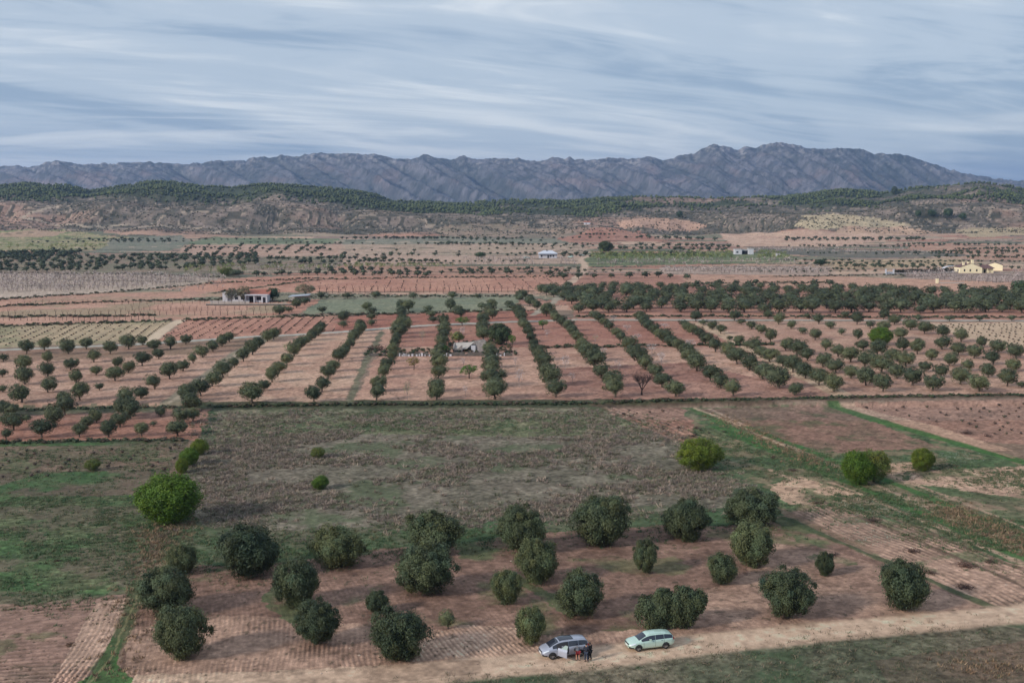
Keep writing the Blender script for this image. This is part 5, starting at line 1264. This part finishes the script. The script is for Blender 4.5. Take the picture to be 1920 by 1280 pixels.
# white building right
h = house("warehouse", 1396, 477, "low white building with two dark openings, far right of centre", "building")
boxes("wall", [(-7.6, -2.2, 0, 7, -.5, 4.0), (-2.2, 3.4, 1.6, 8, -.5, 3.7), (3.4, 7.2, 0, 7, -.5, 4.4)], M_WHITE, h)
boxes("roof", [(-7.8, -2.0, -.2, 7.2, 4.0, 4.2), (-2.0, 3.2, 1.3, 8.2, 3.7, 3.9), (3.2, 7.4, -.2, 7.2, 4.4, 4.6)], M_CONC, h)
opening(h, "doorway", -1.6, 2.8, 0, 3.0, 1.6, M_WHITE, M_DARK); opening(h, "window", -6.6, -5, 1.2, 2.4, 0)
h = house("hut", 1459, 481, "tiny white hut beside the dark ploughed field", "hut")
boxes("wall", [(-1.4, 1.4, 0, 2.4, -.3, 2.3)], M_WHITE, h); boxes("roof", [(-1.6, 1.6, -.2, 2.6, 2.3, 2.5)], M_CONC, h); opening(h, "door", -.4, .4, 0, 1.9, 0, M_CONC, M_DARK)
h = house("farmhouse", 1101, 421, "tiny distant white farmhouse on the red hillside", "house")
gable_wall(h, -4, 4, 0, 6, 3, 4.4, M_WHITE); gable_roof(h, -4, 4, 0, 6, 3, 4.4, M_TILE); opening(h, "window", -2, -.8, 1, 2.1, 0)
# yellow villa, annex, wall, gate
h = house("villa", 1822, 512, "cream yellow villa with a gabled front, chimneys and brown roof", "house", rz=radians(0))
gable_wall(h, -7, 6, 0, 9, 3.2, 5.6, M_CREAM, 'y'); gable_roof(h, -7, 6, .35, 9, 3.25, 5.68, M_BTILE, 'y', over=.3)
boxes("side_wing", [(6, 13.5, 2.5, 9, -.5, 2.9)], M_CREAM, h)
mk("roof", [(5.4, .9, 2.7), (14.2, .9, 2.7), (14.2, 9.4, 2.95), (5.4, 9.4, 2.95), (8.2, 6, 4.6), (12, 6, 4.6)], [(0, 1, 5, 4), (1, 2, 5), (2, 3, 4, 5), (3, 0, 4), (3, 2, 1, 0)], M_BTILE, h)
for a in (6.4, 9.6, 12.9): boxes("porch_post", [(a, a + .3, 1.1, 1.4, -.3, 2.72)], M_CREAM, h)
boxes("chimney", [(-4.6, -3.5, 2, 3, 3.9, 6.2), (-4.8, -3.3, 1.8, 3.2, 6.2, 6.4)], M_CREAM, h)
boxes("chimney", [(.2, 1.4, 1.2, 2.3, 4.8, 7.6), (0, 1.6, 1.0, 2.5, 7.6, 7.85)], M_CREAM, h)
boxes("chimney", [(-1.9, -.9, 2.2, 3.1, 4.4, 6.5)], M_CREAM, h)
for a in (-4.8, -1.4, 2.4): opening(h, "window", a, a + .9, 1.0, 2.3, 0, M_CREAM)
opening(h, "door", 8, 9.2, 0, 2.1, 2.5, M_CREAM, M_DARK)
side_window(h, "window", -7, 2, 3.2, 1, 2.2)
h = house("annex", 1868, 507.5, "cream annex with a white gable side to the right of the yellow villa", "house", rz=radians(-24))
gable_wall(h, -5.5, 3.5, 0, 6.5, 3.3, 4.9, M_CREAM, 'y'); gable_roof(h, -5.5, 3.5, .3, 6.5, 3.35, 4.98, M_BTILE, 'y', over=.25)
for a in (1.0, 3.4): side_window(h, "window", 3.5, a, a + 1.4, .7, 2.3, 1)
h = house("canopy", 1788, 507, "long low white pool canopy left of the yellow villa", "canopy")
V_ = []; n_ = 10
for i in range(n_ + 1):
    a = -6 + 12 * i / n_; zt = 1.2 + 1.5 * sin(pi * i / n_) ** .6
    for yy_ in (0, 4): V_ += [(a, yy_, zt), (a, yy_, zt - .1)]
Fc_ = []
for i in range(n_):
    o = i * 4; Fc_ += [(o, o + 4, o + 6, o + 2), (o + 1, o + 3, o + 7, o + 5), (o, o + 1, o + 5, o + 4), (o + 2, o + 6, o + 7, o + 3)]
mk("cover", V_, Fc_, M_WHITE, h)
for a in (-5.8, 5.8): boxes("post", [(a - .1, a + .1, .2, .4, -.3, 1.25), (a - .1, a + .1, 3.6, 3.8, -.3, 1.25)], M_METAL, h)
a_, b_ = gpt([1677, 1802], [514.5, 511.5]); 
def wall_run(name, A, B, hgt, th, mat, label, cat, cope=None):
    d = B - A; e = empty(name, tuple(A), atan2(d[1], d[0]), label=label, cat=cat); Ln = np.hypot(d[0], d[1])
    boxes("wall", [(0, Ln, 0, th, -.6, hgt)], mat, e)
    if cope: boxes("coping", [(-.05, Ln + .05, -.05, th + .05, hgt, hgt + .1)], cope, e)
    return e
wall_run("boundary_wall", a_, b_, .8, .3, M_CONC, "long pale boundary wall running from the gate to the yellow villa", "wall", M_WHITE)
h = house("gate", 1668, 515, "gateway with two white pillars at the villa drive", "gate")
for a in (-2.2, 2.2): boxes("pillar", [(a - .4, a + .4, -.4, .4, -.4, 3.0), (a - .5, a + .5, -.5, .5, 3.0, 3.2)], M_WHITE, h)
boxes("gate_leaf", [(-1.8, 1.8, -.05, .05, .3, 1.7)] , M_METAL, h)
h = house("pillar", 1757, 531, "small cream gatepost standing in the blossom orchard below the villa", "pillar")
boxes("shaft", [(-.6, .6, -.5, .5, -.4, 2.2), (-.75, .75, -.65, .65, 2.2, 2.4)], M_CREAM, h); boxes("side_wall", [(.6, 14, -.1, .2, -.4, .5)], M_CONC, h)
locs, wds = [], []
for px_ in np.arange(1682, 1800, 3.2): l = gpt([px_], [512.4 - (px_ - 1682) * .022])[0]; l[1] += 3; locs.append(l); wds.append(g.uniform(1.8, 2.8))
hb = [lowtree(750, lin((62, 64, 54)), nc=10, nl=10, leaf=.09, c0=0, trunk=False)]
o = scatter_mesh("hedge", hb, locs, wds, [2.1] * len(wds), M_LEAF, None, seed=41, kind=None); tag(o, "dark clipped hedge behind the villa's long boundary wall", "hedge")

# ------------------------------------------------------------------ cars
def paint(name, c):
    m = mat_simple(name, lin(c), .32, .25, .5, coat=.6); return m
M_SILV, M_MINT = paint("silver_paint", (168, 172, 186)), paint("mint_paint", (192, 216, 203))
M_TYRE = mat_simple("tyre_rubber", (.02, .02, .02), .85); M_RIM = mat_simple("alloy", (.5, .5, .52), .35, .8)
M_CGL = mat_simple("car_glass", (.025, .03, .045), .08, 0, .7); M_BLK = mat_simple("black_trim", (.02, .02, .022), .5)
M_LAMP = mat_simple("lamp_glass", lin((216, 222, 230)), .15); M_RED = mat_simple("red_lamp", lin((170, 30, 28)), .2); M_PLATE = mat_simple("number_plate", lin((226, 226, 220)), .5)
def smooth1(a, n=2):
    a = a.copy()
    for _ in range(n):
        b = a.copy(); b[1:-1] = .25 * a[:-2] + .5 * a[1:-1] + .25 * a[2:]; a = b
    return a
def car(name, st, pnt, label, wheels, wr, loc, rz, sun_roof=None, door=None, glass_rng=None, ws=None, rw=None, cols=(), cat="car", rails=True):
    e = empty(name, loc, rz, label=label, cat=cat)
    st = np.array(st, float); xs = np.linspace(st[0, 0], st[-1, 0], 90)
    T = np.stack([np.interp(xs, st[:, 0], st[:, k]) for k in range(6)], 1)
    for k in range(1, 6): T[:, k] = smooth1(T[:, k], 5)
    G = []
    for x_, wb, zl, zb, zr, wro in T:
        q = [(0, zl), (wb * .8, zl), (wb * .95, zl + .07), (wb * .99, zl + .22), (wb, zl + .55 * (zb - zl)), (wb * .985, zb - .10), (wb * .945, zb - .01), (wb * .925, zb + (zr - zb) * .04), (wro + (wb * .92 - wro) * .12, zb + (zr - zb) * .80),
             (wro * .96, zb + (zr - zb) * .93), (wro * .84, zb + (zr - zb) * .99), (wro * .45, zr + .025), (0, zr + .035)]
        G.append([(x_, a, b) for a, b in q])
    G = np.array(G); nx, nv = G.shape[:2]
    def S(x_, v_):                               # point on the left side of the shell
        u_ = np.interp(x_, xs, np.arange(nx)); i = int(min(u_, nx - 2)); fu = u_ - i; j = int(min(v_, nv - 2)); fv = v_ - j
        return (G[i, j] * (1 - fu) + G[i + 1, j] * fu) * (1 - fv) + (G[i, j + 1] * (1 - fu) + G[i + 1, j + 1] * fu) * fv
    full = np.concatenate([G, (G * [1, -1, 1])[:, ::-1][:, 1:-1]], 1); nr = full.shape[1]
    V = full.reshape(-1, 3); Fc = []
    for i in range(nx - 1):
        for j in range(nr): Fc.append((i * nr + j, i * nr + (j + 1) % nr, (i + 1) * nr + (j + 1) % nr, (i + 1) * nr + j))
    Fc.append(tuple(range(nr))[::-1]); Fc.append(tuple((nx - 1) * nr + j for j in range(nr)))
    mk("body", V, Fc, pnt, e, smooth_=True)
    def patch(nm, xv, mat, side=1, off=.012, n=8, m=6, parent=None):
        """xv(s,t) -> (x, v)"""
        pts = np.array([[S(*xv(i / n, j / m)) for j in range(m + 1)] for i in range(n + 1)])
        du = np.gradient(pts, axis=0); dv = np.gradient(pts, axis=1); nn = unit(np.cross(du, dv)); c = pts.mean((0, 1)) - np.array([T[:, 0].mean(), 0, .7])
        if (nn.mean((0, 1)) * c).sum() < 0: nn = -nn
        p2 = pts + nn * off
        if side == 2:                            # spans both sides: mirrored halves welded
            pass
        p2[..., 1] *= (1 if side >= 1 else -1)
        Vp = p2.reshape(-1, 3); Fp = [(i * (m + 1) + j, (i + 1) * (m + 1) + j, (i + 1) * (m + 1) + j + 1, i * (m + 1) + j + 1) for i in range(n) for j in range(m)]
        if side == 2:
            Vm = Vp * [1, -1, 1]; o = len(Vp); Vp = np.concatenate([Vp, Vm]); Fp = Fp + [tuple(k + o for k in f[::-1]) for f in Fp]
        return mk(nm, Vp, Fp, mat, parent or e, smooth_=True)
    for a, b in glass_rng:
        for sd in (1, -1):
            patch("side_window", lambda s, t: (a + (b - a) * s, 7.04 + 1.08 * t), M_CGL, sd)
    patch("windscreen", lambda s, t: (ws[0] + (ws[1] - ws[0]) * s, 9.2 + 2.8 * t), M_CGL, 2, .014)
    patch("rear_window", lambda s, t: (rw[0] + (rw[1] - rw[0]) * s, 9.3 + 2.7 * t), M_CGL, 2, .014)
    if sun_roof: patch("glass_roof", lambda s, t: (sun_roof[0] + (sun_roof[1] - sun_roof[0]) * s, 10.1 + 1.9 * t), M_CGL, 2, .014)
    xf, xr = st[-1, 0], st[0, 0]
    patch("bumper", lambda s, t: (xf - .02 - .42 * s, 1.3 + 1.4 * t), M_BLK, 2, .012)
    for sd in (1, -1):
        patch("headlight", lambda s, t: (xf - .10 - .5 * s, 5.0 + 1.5 * t), M_LAMP, sd, .016)
        patch("tail_light", lambda s, t: (xr + .04 + .16 * s, 5.0 + 2.6 * t), M_RED, sd, .016)
        for a in cols: patch("door_seam", lambda s, t: (a + .018 * s, 2.6 + 4.5 * t), M_BLK, sd, .006, 1, 8)
        for a in cols[:2]: patch("handle", lambda s, t: (a + .14 + .18 * s, 5.05 + .3 * t), M_BLK, sd, .03, 3, 1)
        mpos = S(ws[0] - .35, 7.2); V_ = []; sy = sd
        yb3 = sorted((sy * (mpos[1] + .02), sy * (mpos[1] + .19))); mk("mirror", boxv(mpos[0] - .08, mpos[0] + .1, yb3[0], yb3[1], mpos[2] - .04, mpos[2] + .08), BF, pnt, e)
        if rails: patch("roof_rail", lambda s, t: (glass_rng[-1][0] + .1 + (glass_rng[0][1] - .75 - glass_rng[-1][0]) * s, 9.35 + .16 * t), M_BLK, sd, .045, 10, 1)
    mk("number_plate", boxv(xf - .01, xf + .015, -.26, .26, .42, .54), BF, M_PLATE, e)
    mk("grille", boxv(xf - .04, xf + .012, -.5, .5, .60, .70), BF, M_BLK, e)
    for wx in wheels:
        for sd in (1, -1):
            yo = S(wx, 4)[1]; yc = sd * (yo - .10)
            V_, F_ = [], []; n_ = 28
            prof_ = [(.60, -.09), (.94, -.11), (1, -.07), (1, .07), (.94, .115), (.64, .115)]
            for i in range(n_):
                a = 2 * pi * i / n_
                for r_, y_ in prof_: V_.append((wr * r_ * cos(a), y_ * sd, wr * r_ * sin(a)))
            m_ = len(prof_)
            for i in range(n_):
                for j in range(m_ - 1): F_.append((i * m_ + j, i * m_ + j + 1, ((i + 1) % n_) * m_ + j + 1, ((i + 1) % n_) * m_ + j))
            wh = mk("wheel", V_, F_, M_TYRE, e, smooth_=True); wh.location = (wx, yc, wr)
            V_, F_ = [], []
            for i in range(n_):
                a = 2 * pi * i / n_; V_ += [(wr * .65 * cos(a), sd * .10, wr * .65 * sin(a)), (wr * .56 * cos(a), sd * .10, wr * .56 * sin(a))]
            for i in range(n_): F_.append((2 * i, 2 * i + 1, (2 * i + 3) % (2 * n_), (2 * i + 2) % (2 * n_)))
            for k in range(5):
                a = 2 * pi * k / 5; o = len(V_); ca, sa = cos(a), sin(a)
                for r_, w_ in ((.05, .05), (.6, .035)):
                    for s_ in (-1, 1): V_.append((wr * (r_ * ca - s_ * w_ * 2.2 * sa), sd * .105, wr * (r_ * sa + s_ * w_ * 2.2 * ca)))
                F_.append((o, o + 1, o + 3, o + 2))
            mk("rim", V_, F_, M_RIM, wh)
            V_ = [(wr * .63 * cos(2 * pi * i / n_), sd * .05, wr * .63 * sin(2 * pi * i / n_)) for i in range(n_)]
            mk("brake_disc", V_, [tuple(range(n_))], M_BLK, wh)
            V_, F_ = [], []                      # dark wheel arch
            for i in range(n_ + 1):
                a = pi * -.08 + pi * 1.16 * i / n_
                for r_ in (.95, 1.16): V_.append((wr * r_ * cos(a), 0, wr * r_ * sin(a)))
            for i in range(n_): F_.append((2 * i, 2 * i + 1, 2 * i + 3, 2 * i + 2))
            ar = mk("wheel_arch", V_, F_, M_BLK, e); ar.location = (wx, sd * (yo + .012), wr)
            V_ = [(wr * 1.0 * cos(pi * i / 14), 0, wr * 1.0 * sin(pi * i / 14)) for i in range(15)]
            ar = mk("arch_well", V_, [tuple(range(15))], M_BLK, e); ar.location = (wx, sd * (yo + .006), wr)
    if door:
        hx, ln, ang = door
        patch("door_opening", lambda s, t: (hx - ln * s, 2.7 + 5.2 * t), mat_simple("cabin_dark", (.03, .03, .035), .9), 1, .02, 8, 8)
        patch("front_seat", lambda s, t: (hx - .62 - .34 * s, 3.6 + 3.2 * t), mat_simple("seat_cloth", (.13, .13, .14), .9), 1, .028, 4, 6)
        hp = S(hx, 4); d = empty("door_pivot", (0, 0, 0)); bpy.data.objects.remove(d)
        pts = []
        for i in range(7):
            col_ = []
            for j in range(7):
                q = S(hx - ln * i / 6, 2.6 + 4.6 * j / 6); col_.append((q[0] - hx, q[1] - hp[1], q[2]))
            pts.append(col_)
        pts = np.array(pts); ca, sa = cos(-ang), sin(-ang); R = np.array([[ca, -sa, 0], [sa, ca, 0], [0, 0, 1]])
        outer = pts @ R.T + [hx, hp[1] + .02, 0]; inner = (pts - [0, .07, 0]) @ R.T + [hx, hp[1] + .02, 0]
        V_ = np.concatenate([outer.reshape(-1, 3), inner.reshape(-1, 3)]); F_ = []
        for i in range(6):
            for j in range(6):
                a = i * 7 + j; F_ += [(a, a + 7, a + 8, a + 1), (49 + a, 49 + a + 1, 49 + a + 8, 49 + a + 7)]
        for i in range(6):
            for a, b in ((i * 7, (i + 1) * 7), (i * 7 + 6, i * 7 + 13)): F_.append((a, b, b + 49, a + 49))
            F_.append((i, i + 1, i + 50, i + 49)); F_.append((42 + i, 43 + i, 92 + i, 91 + i))
        dr = mk("front_door", V_, F_, pnt, e)
        top = [S(hx - .32, 7.2), S(hx - ln, 7.2), S(hx - ln, 8.0), S(hx - .75, 8.0)]
        tp = (np.array([(q[0] - hx, q[1] - hp[1], q[2]) for q in top])) @ R.T + [hx, hp[1] + .02, 0]
        nn = R @ np.array([0, .02, 0]); mk("door_window", np.concatenate([tp, tp - nn]), [(0, 1, 2, 3), (7, 6, 5, 4), (0, 4, 5, 1), (1, 5, 6, 2), (2, 6, 7, 3), (3, 7, 4, 0)], mat_simple("door_glass", lin((150, 166, 160)), .1), dr)
        fr = []; Ff = []
        for a, b in ((0, 3), (3, 2), (2, 1)): tube(fr, Ff, tp[a], tp[b], .025, .025, 5)
        mk("window_frame", fr, Ff, M_BLK, dr)
    return e
def carpose(fx, fy, rx, ry, wb_mid, half):
    A, B = gpt([fx, rx], [fy, ry]); hd = A - B; hd /= np.hypot(hd[0], hd[1]); left = np.array([-hd[1], hd[0]]); c = (A[:2] + B[:2]) / 2 - left * half - hd[:2] * wb_mid
    return (c[0], c[1], float(H(np.array([c[0]]), np.array([c[1]]))[0]) + .03), atan2(hd[1], hd[0])
# stations: x, half width, sill z, belt z, roof z, roof half width
VAN = [(-2.28, .70, .42, .95, .98, .62), (-2.2, .80, .34, 1.02, 1.24, .60), (-2.0, .87, .26, 1.06, 1.51, .62), (-1.5, .91, .22, 1.06, 1.60, .64), (-.6, .915, .2, 1.03, 1.63, .66), (.3, .915, .2, .99, 1.61, .65), (.75, .91, .2, .97, 1.52, .63), (1.25, .90, .2, .96, 1.25, .62), (1.62, .89, .22, .93, 1.02, .66), (1.95, .86, .24, .84, .90, .62), (2.18, .78, .26, .72, .78, .56), (2.3, .62, .32, .60, .64, .44)]
EST = [(-2.30, .68, .40, .86, .90, .58), (-2.22, .78, .33, .92, 1.10, .56), (-2.0, .86, .26, .97, 1.34, .58), (-1.4, .90, .2, .97, 1.45, .61), (-.5, .905, .18, .94, 1.48, .62), (.2, .905, .18, .92, 1.45, .61), (.6, .90, .18, .90, 1.33, .60), (1.05, .89, .18, .89, 1.06, .62), (1.35, .885, .2, .87, .94, .66), (1.8, .86, .22, .79, .85, .62), (2.12, .78, .25, .69, .75, .56), (2.28, .60, .3, .58, .62, .42)]
lc, rz_ = carpose(1033, 1236, 1090, 1229.5, 0.02, .80)
van = car("minivan", VAN, M_SILV, "silver minivan with its front door open and a dark glass roof", (1.38, -1.36), .33, lc, rz_, sun_roof=(-.75, .62), door=(.92, 1.12, radians(58)), glass_rng=((-.20, 1.32), (-1.14, -.235), (-2.06, -1.175)), ws=(.72, 1.58), rw=(-2.26, -2.02), cols=(-1.2, -.2, .92))
lc2, rz2 = carpose(1197, 1221, 1248, 1215.5, 0.02, .80)
est = car("estate_car", EST, M_MINT, "pale mint green estate car parked facing left on the dirt road", (1.38, -1.34), .32, lc2, rz2, glass_rng=((-.30, 1.06), (-1.17, -.335), (-2.06, -1.205)), ws=(.55, 1.28), rw=(-2.26, -2.02), cols=(-1.18, -.3, .86))
def copy_tree(o, parent=None):
    c = o.copy(); col.objects.link(c); c.parent = parent
    for ch in list(o.children): copy_tree(ch, c)
    return c
for px_, py_, rz3, lb in ((988, 484.5, .2, "tiny white car parked left of the central farmhouse"), (1070, 483, 2.9, "tiny pale car parked just right of the central farmhouse"), (1091, 480, .4, "tiny pale car parked by the farm track end")):
    c = copy_tree(est); l = gpt([px_], [py_])[0]; c.location = l; c.rotation_euler.z = rz3; c.name = "parked_car"; tag(c, lb, "car", "tiny cars around the central farmhouse")

# ------------------------------------------------------------------ people
M_SKIN = mat_simple("skin", lin((196, 148, 122)), .6); M_HAIR = mat_simple("dark_hair", lin((40, 32, 30)), .8); M_HAIRG = mat_simple("grey_hair", lin((120, 114, 110)), .8)
def skinned(name, J, E, mat, parent, root=0, sub=2):
    me = bpy.data.meshes.new(name); me.from_pydata([j[0] for j in J], E, []); me.update(); me.materials.append(mat)
    o = bpy.data.objects.new(name, me); col.objects.link(o); o.parent = parent
    m = o.modifiers.new("skin", 'SKIN'); m.use_smooth_shade = True
    for i, j in enumerate(J):
        r = j[1]; me.skin_vertices[0].data[i].radius = (r, r) if isinstance(r, (int, float)) else r
        me.skin_vertices[0].data[i].use_root = (i == root)
    s = o.modifiers.new("sub", 'SUBSURF'); s.levels = sub; s.render_levels = sub
    return o
def person(loc, rz, label, shirt, trousers, shoe, hair, pose, shorts=False, hold=None):
    e = empty("person", loc, rz, label=label, cat="person", group="people beside the silver minivan")
    p = pose; v = lambda k: Vector(p[k])
    J, E, ix = [], [], {}
    def add(k, pos, r, par=None):
        ix[k] = len(J); J.append((tuple(pos), r))
        if par is not None: E.append((ix[par], ix[k]))
    add('pelvis', v('pelvis'), .13); add('waist', v('pelvis').lerp(v('chest'), .45), .12, 'pelvis'); add('chest', v('chest'), (.15, .12), 'waist')
    add('neckb', v('neck'), .07, 'chest'); up = (v('head') - v('neck')).normalized()
    add('neck', v('neck') + up * .06, .052, 'neckb'); add('jaw', v('head') - up * .06, .072, 'neck'); add('head', v('head') + up * .02, .092, 'jaw'); add('crown', v('head') + up * .085, .07, 'head')
    for s in 'lr':
        add('sh' + s, v('sh' + s), .065, 'chest'); add('el' + s, v('el' + s), .042, 'sh' + s); add('wr' + s, v('wr' + s), .03, 'el' + s)
        dirn = (v('wr' + s) - v('el' + s)).normalized(); side = Vector((1, 0, 0)) if abs(dirn.x) < .8 else Vector((0, 1, 0))
        palm = v('wr' + s) + dirn * .075; add('pa' + s, palm, (.036, .02), 'wr' + s)
        for k, (of, ln) in enumerate(((-.027, .062), (-.009, .078), (.009, .074), (.026, .058))):
            b = palm + side * of + dirn * .02; add(f'f{k}{s}', b, .010, 'pa' + s); m1 = b + dirn * ln * .5 + Vector((0, .006, 0)); add(f'g{k}{s}', m1, .009, f'f{k}{s}'); add(f'h{k}{s}', m1 + dirn * ln * .4 + Vector((0, .018, 0)), .0075, f'g{k}{s}')
        t0 = v('wr' + s) + dirn * .035 + side * (.034 if s == 'l' else -.034); add('t0' + s, t0, .011, 'wr' + s); add('t1' + s, t0 + dirn * .045 + side * (.018 if s == 'l' else -.018), .009, 't0' + s)
        add('hip' + s, v('hip' + s), .085, 'pelvis'); add('kn' + s, v('kn' + s), .058, 'hip' + s); add('cf' + s, v('kn' + s).lerp(v('an' + s), .35), .055, 'kn' + s); add('an' + s, v('an' + s), .037, 'cf' + s); add('to' + s, v('an' + s) + Vector((0, .16, -.04)), .035, 'an' + s)
    skinned("body", J, E, M_SKIN, e)
    # face
    fw = Vector(p.get('face', (0, 1, 0))).normalized(); rt = fw.cross(up).normalized(); hc = v('head')
    V_, F_ = [], []
    iv, if_ = ICO1
    def ell(c, a, b, d_, M):
        n0 = len(V_)
        for q in iv: V_.append(tuple(c + rt * (q[0] * a) + fw * (q[1] * b) + up * (q[2] * d_)))
        F_.extend([tuple(int(i) + n0 for i in f) for f in if_])
    ell(hc + fw * .10 - up * .012, .013, .018, .022, None); mk("nose", V_, F_, M_SKIN, e); V_, F_ = [], []
    for s in (-1, 1): ell(hc + fw * .086 + rt * .032 * s + up * .012, .012, .008, .007, None)
    mk("eyes", V_, F_, M_BLK, e); V_, F_ = [], []
    ell(hc + fw * .088 - up * .05, .024, .008, .006, None); mk("mouth", V_, F_, mat_simple("lips", lin((150, 84, 76)), .6), e); V_, F_ = [], []
    for s in (-1, 1): ell(hc + rt * .092 * s - up * .005, .012, .02, .03, None)
    mk("ears", V_, F_, M_SKIN, e); V_, F_ = [], []
    ell(hc + up * .045 - fw * .02, .10, .108, .092, None); mk("hair", V_, F_, hair, e, smooth_=True)
    # clothes
    J2, E2 = [], []
    def a2(pos, r, par=None):
        J2.append((tuple(pos), r)); 
        if par is not None: E2.append((par, len(J2) - 1))
        return len(J2) - 1
    c0 = a2(v('chest'), (.175, .145)); w0 = a2(v('pelvis').lerp(v('chest'), .4), .15, c0); a2(v('pelvis').lerp(v('chest'), .02), .16, w0); a2(v('neck') - up * .0, .085, c0)
    for s in 'lr':
        s0 = a2(v('sh' + s), .082, c0); s1 = a2(v('el' + s), .062, s0); a2(v('el' + s).lerp(v('wr' + s), .85 if not shorts else .1), .048, s1)
    skinned("jacket" if not shorts else "shirt", J2, E2, shirt, e)
    J2, E2 = [], []
    p0 = a2(v('pelvis'), .165)
    for s in 'lr':
        h0 = a2(v('hip' + s), .112, p0); 
        if shorts: a2(v('hip' + s).lerp(v('kn' + s), .75), .098, h0)
        else:
            k0 = a2(v('kn' + s), .082, h0); a2(v('an' + s) + Vector((0, 0, .04)), .066, k0)
    skinned("shorts" if shorts else "trousers", J2, E2, trousers, e)
    for s in 'lr':
        J2, E2 = [], []
        q = v('an' + s); a2(q + Vector((0, -.05, -.035)), .045); a2(q + Vector((0, .08, -.04)), .048, 0); a2(q + Vector((0, .19, -.05)), .036, 1)
        skinned("shoe", J2, E2, shoe, e)
    return e
STAND = dict(pelvis=(0, 0, .95), chest=(0, .02, 1.30), neck=(0, .01, 1.49), head=(0, .04, 1.64), shl=(-.19, .0, 1.43), ell=(-.27, .0, 1.15), wrl=(-.22, .16, .95), shr=(.19, 0, 1.43), elr=(.27, .02, 1.15), wrr=(.16, .22, 1.05),
             hipl=(-.10, 0, .90), hipr=(.10, 0, .90), knl=(-.11, .03, .50), knr=(.12, .01, .50), anl=(-.12, 0, .09), anr=(.14, -.03, .09))
STAND2 = dict(STAND, wrl=(-.25, .08, .90), wrr=(.24, .08, .90), knl=(-.10, .05, .5), anl=(-.10, .08, .09), head=(.02, .05, 1.63), face=(.3, 1, -.2))
BEND = dict(pelvis=(0, -.18, .88), chest=(0, .22, 1.06), neck=(0, .37, 1.10), head=(0, .50, 1.08), face=(0, .55, -.8), shl=(-.19, .32, 1.08), ell=(-.22, .42, .80), wrl=(-.12, .55, .62), shr=(.19, .32, 1.08), elr=(.22, .42, .80), wrr=(.12, .55, .62),
            hipl=(-.10, -.16, .84), hipr=(.10, -.16, .84), knl=(-.12, -.02, .47), knr=(.13, -.04, .47), anl=(-.13, -.08, .09), anr=(.14, -.12, .09))
def ploc(px, py): q = gpt([px], [py])[0]; return (q[0], q[1], q[2] + .0)
mD1, mD2 = mat_simple("navy_cloth", lin((38, 40, 52)), .9), mat_simple("black_cloth", lin((28, 28, 30)), .9)
mG, mR = mat_simple("grey_cloth", lin((98, 98, 104)), .9), mat_simple("red_cloth", lin((120, 30, 36)), .9)
M_SHOE = mat_simple("dark_shoe", lin((50, 46, 44)), .7); mJ = mat_simple("blue_denim", lin((46, 54, 72)), .9)
person(ploc(1083, 1237), radians(8), "person in grey top and red shorts bending at the minivan rear wheel", mG, mR, M_SHOE, M_HAIRG, BEND, shorts=True)
person(ploc(1099, 1240), radians(-20), "standing person in dark jacket and jeans, nearest the minivan", mD1, mJ, M_SHOE, M_HAIR, STAND)
person(ploc(1106, 1238), radians(50), "standing person all in black, on the side away from the bending one", mD2, mD2, M_SHOE, M_HAIR, STAND2)
# ------------------------------------------------------------------ the air
hm = bpy.data.materials.new("thin_haze"); hm.use_nodes = True
ht = hm.node_tree; ht.nodes.clear()
ho = nd(ht, 'ShaderNodeOutputMaterial'); pv = nd(ht, 'ShaderNodeVolumePrincipled')
pv.inputs['Color'].default_value = (0.36, 0.57, 1.0, 1); pv.inputs['Density'].default_value = 6.5e-5
pv.inputs['Anisotropy'].default_value = 0.2
ht.links.new(pv.outputs[0], ho.inputs['Volume'])
hx, y0, y1, z0, z1 = 16500, -6500, 16500, -4.0, 520
hv = [(-hx, y0, z0), (hx, y0, z0), (hx, y1, z0), (-hx, y1, z0), (-hx, y0, z1), (hx, y0, z1), (hx, y1, z1), (-hx, y1, z1)]
hz_ = mk("haze", hv, [(3, 2, 1, 0), (4, 5, 6, 7), (0, 1, 5, 4), (1, 2, 6, 5), (2, 3, 7, 6), (3, 0, 4, 7)], hm)
tag(hz_, 'thin bluish haze over the valley and mountains', kind='stuff')
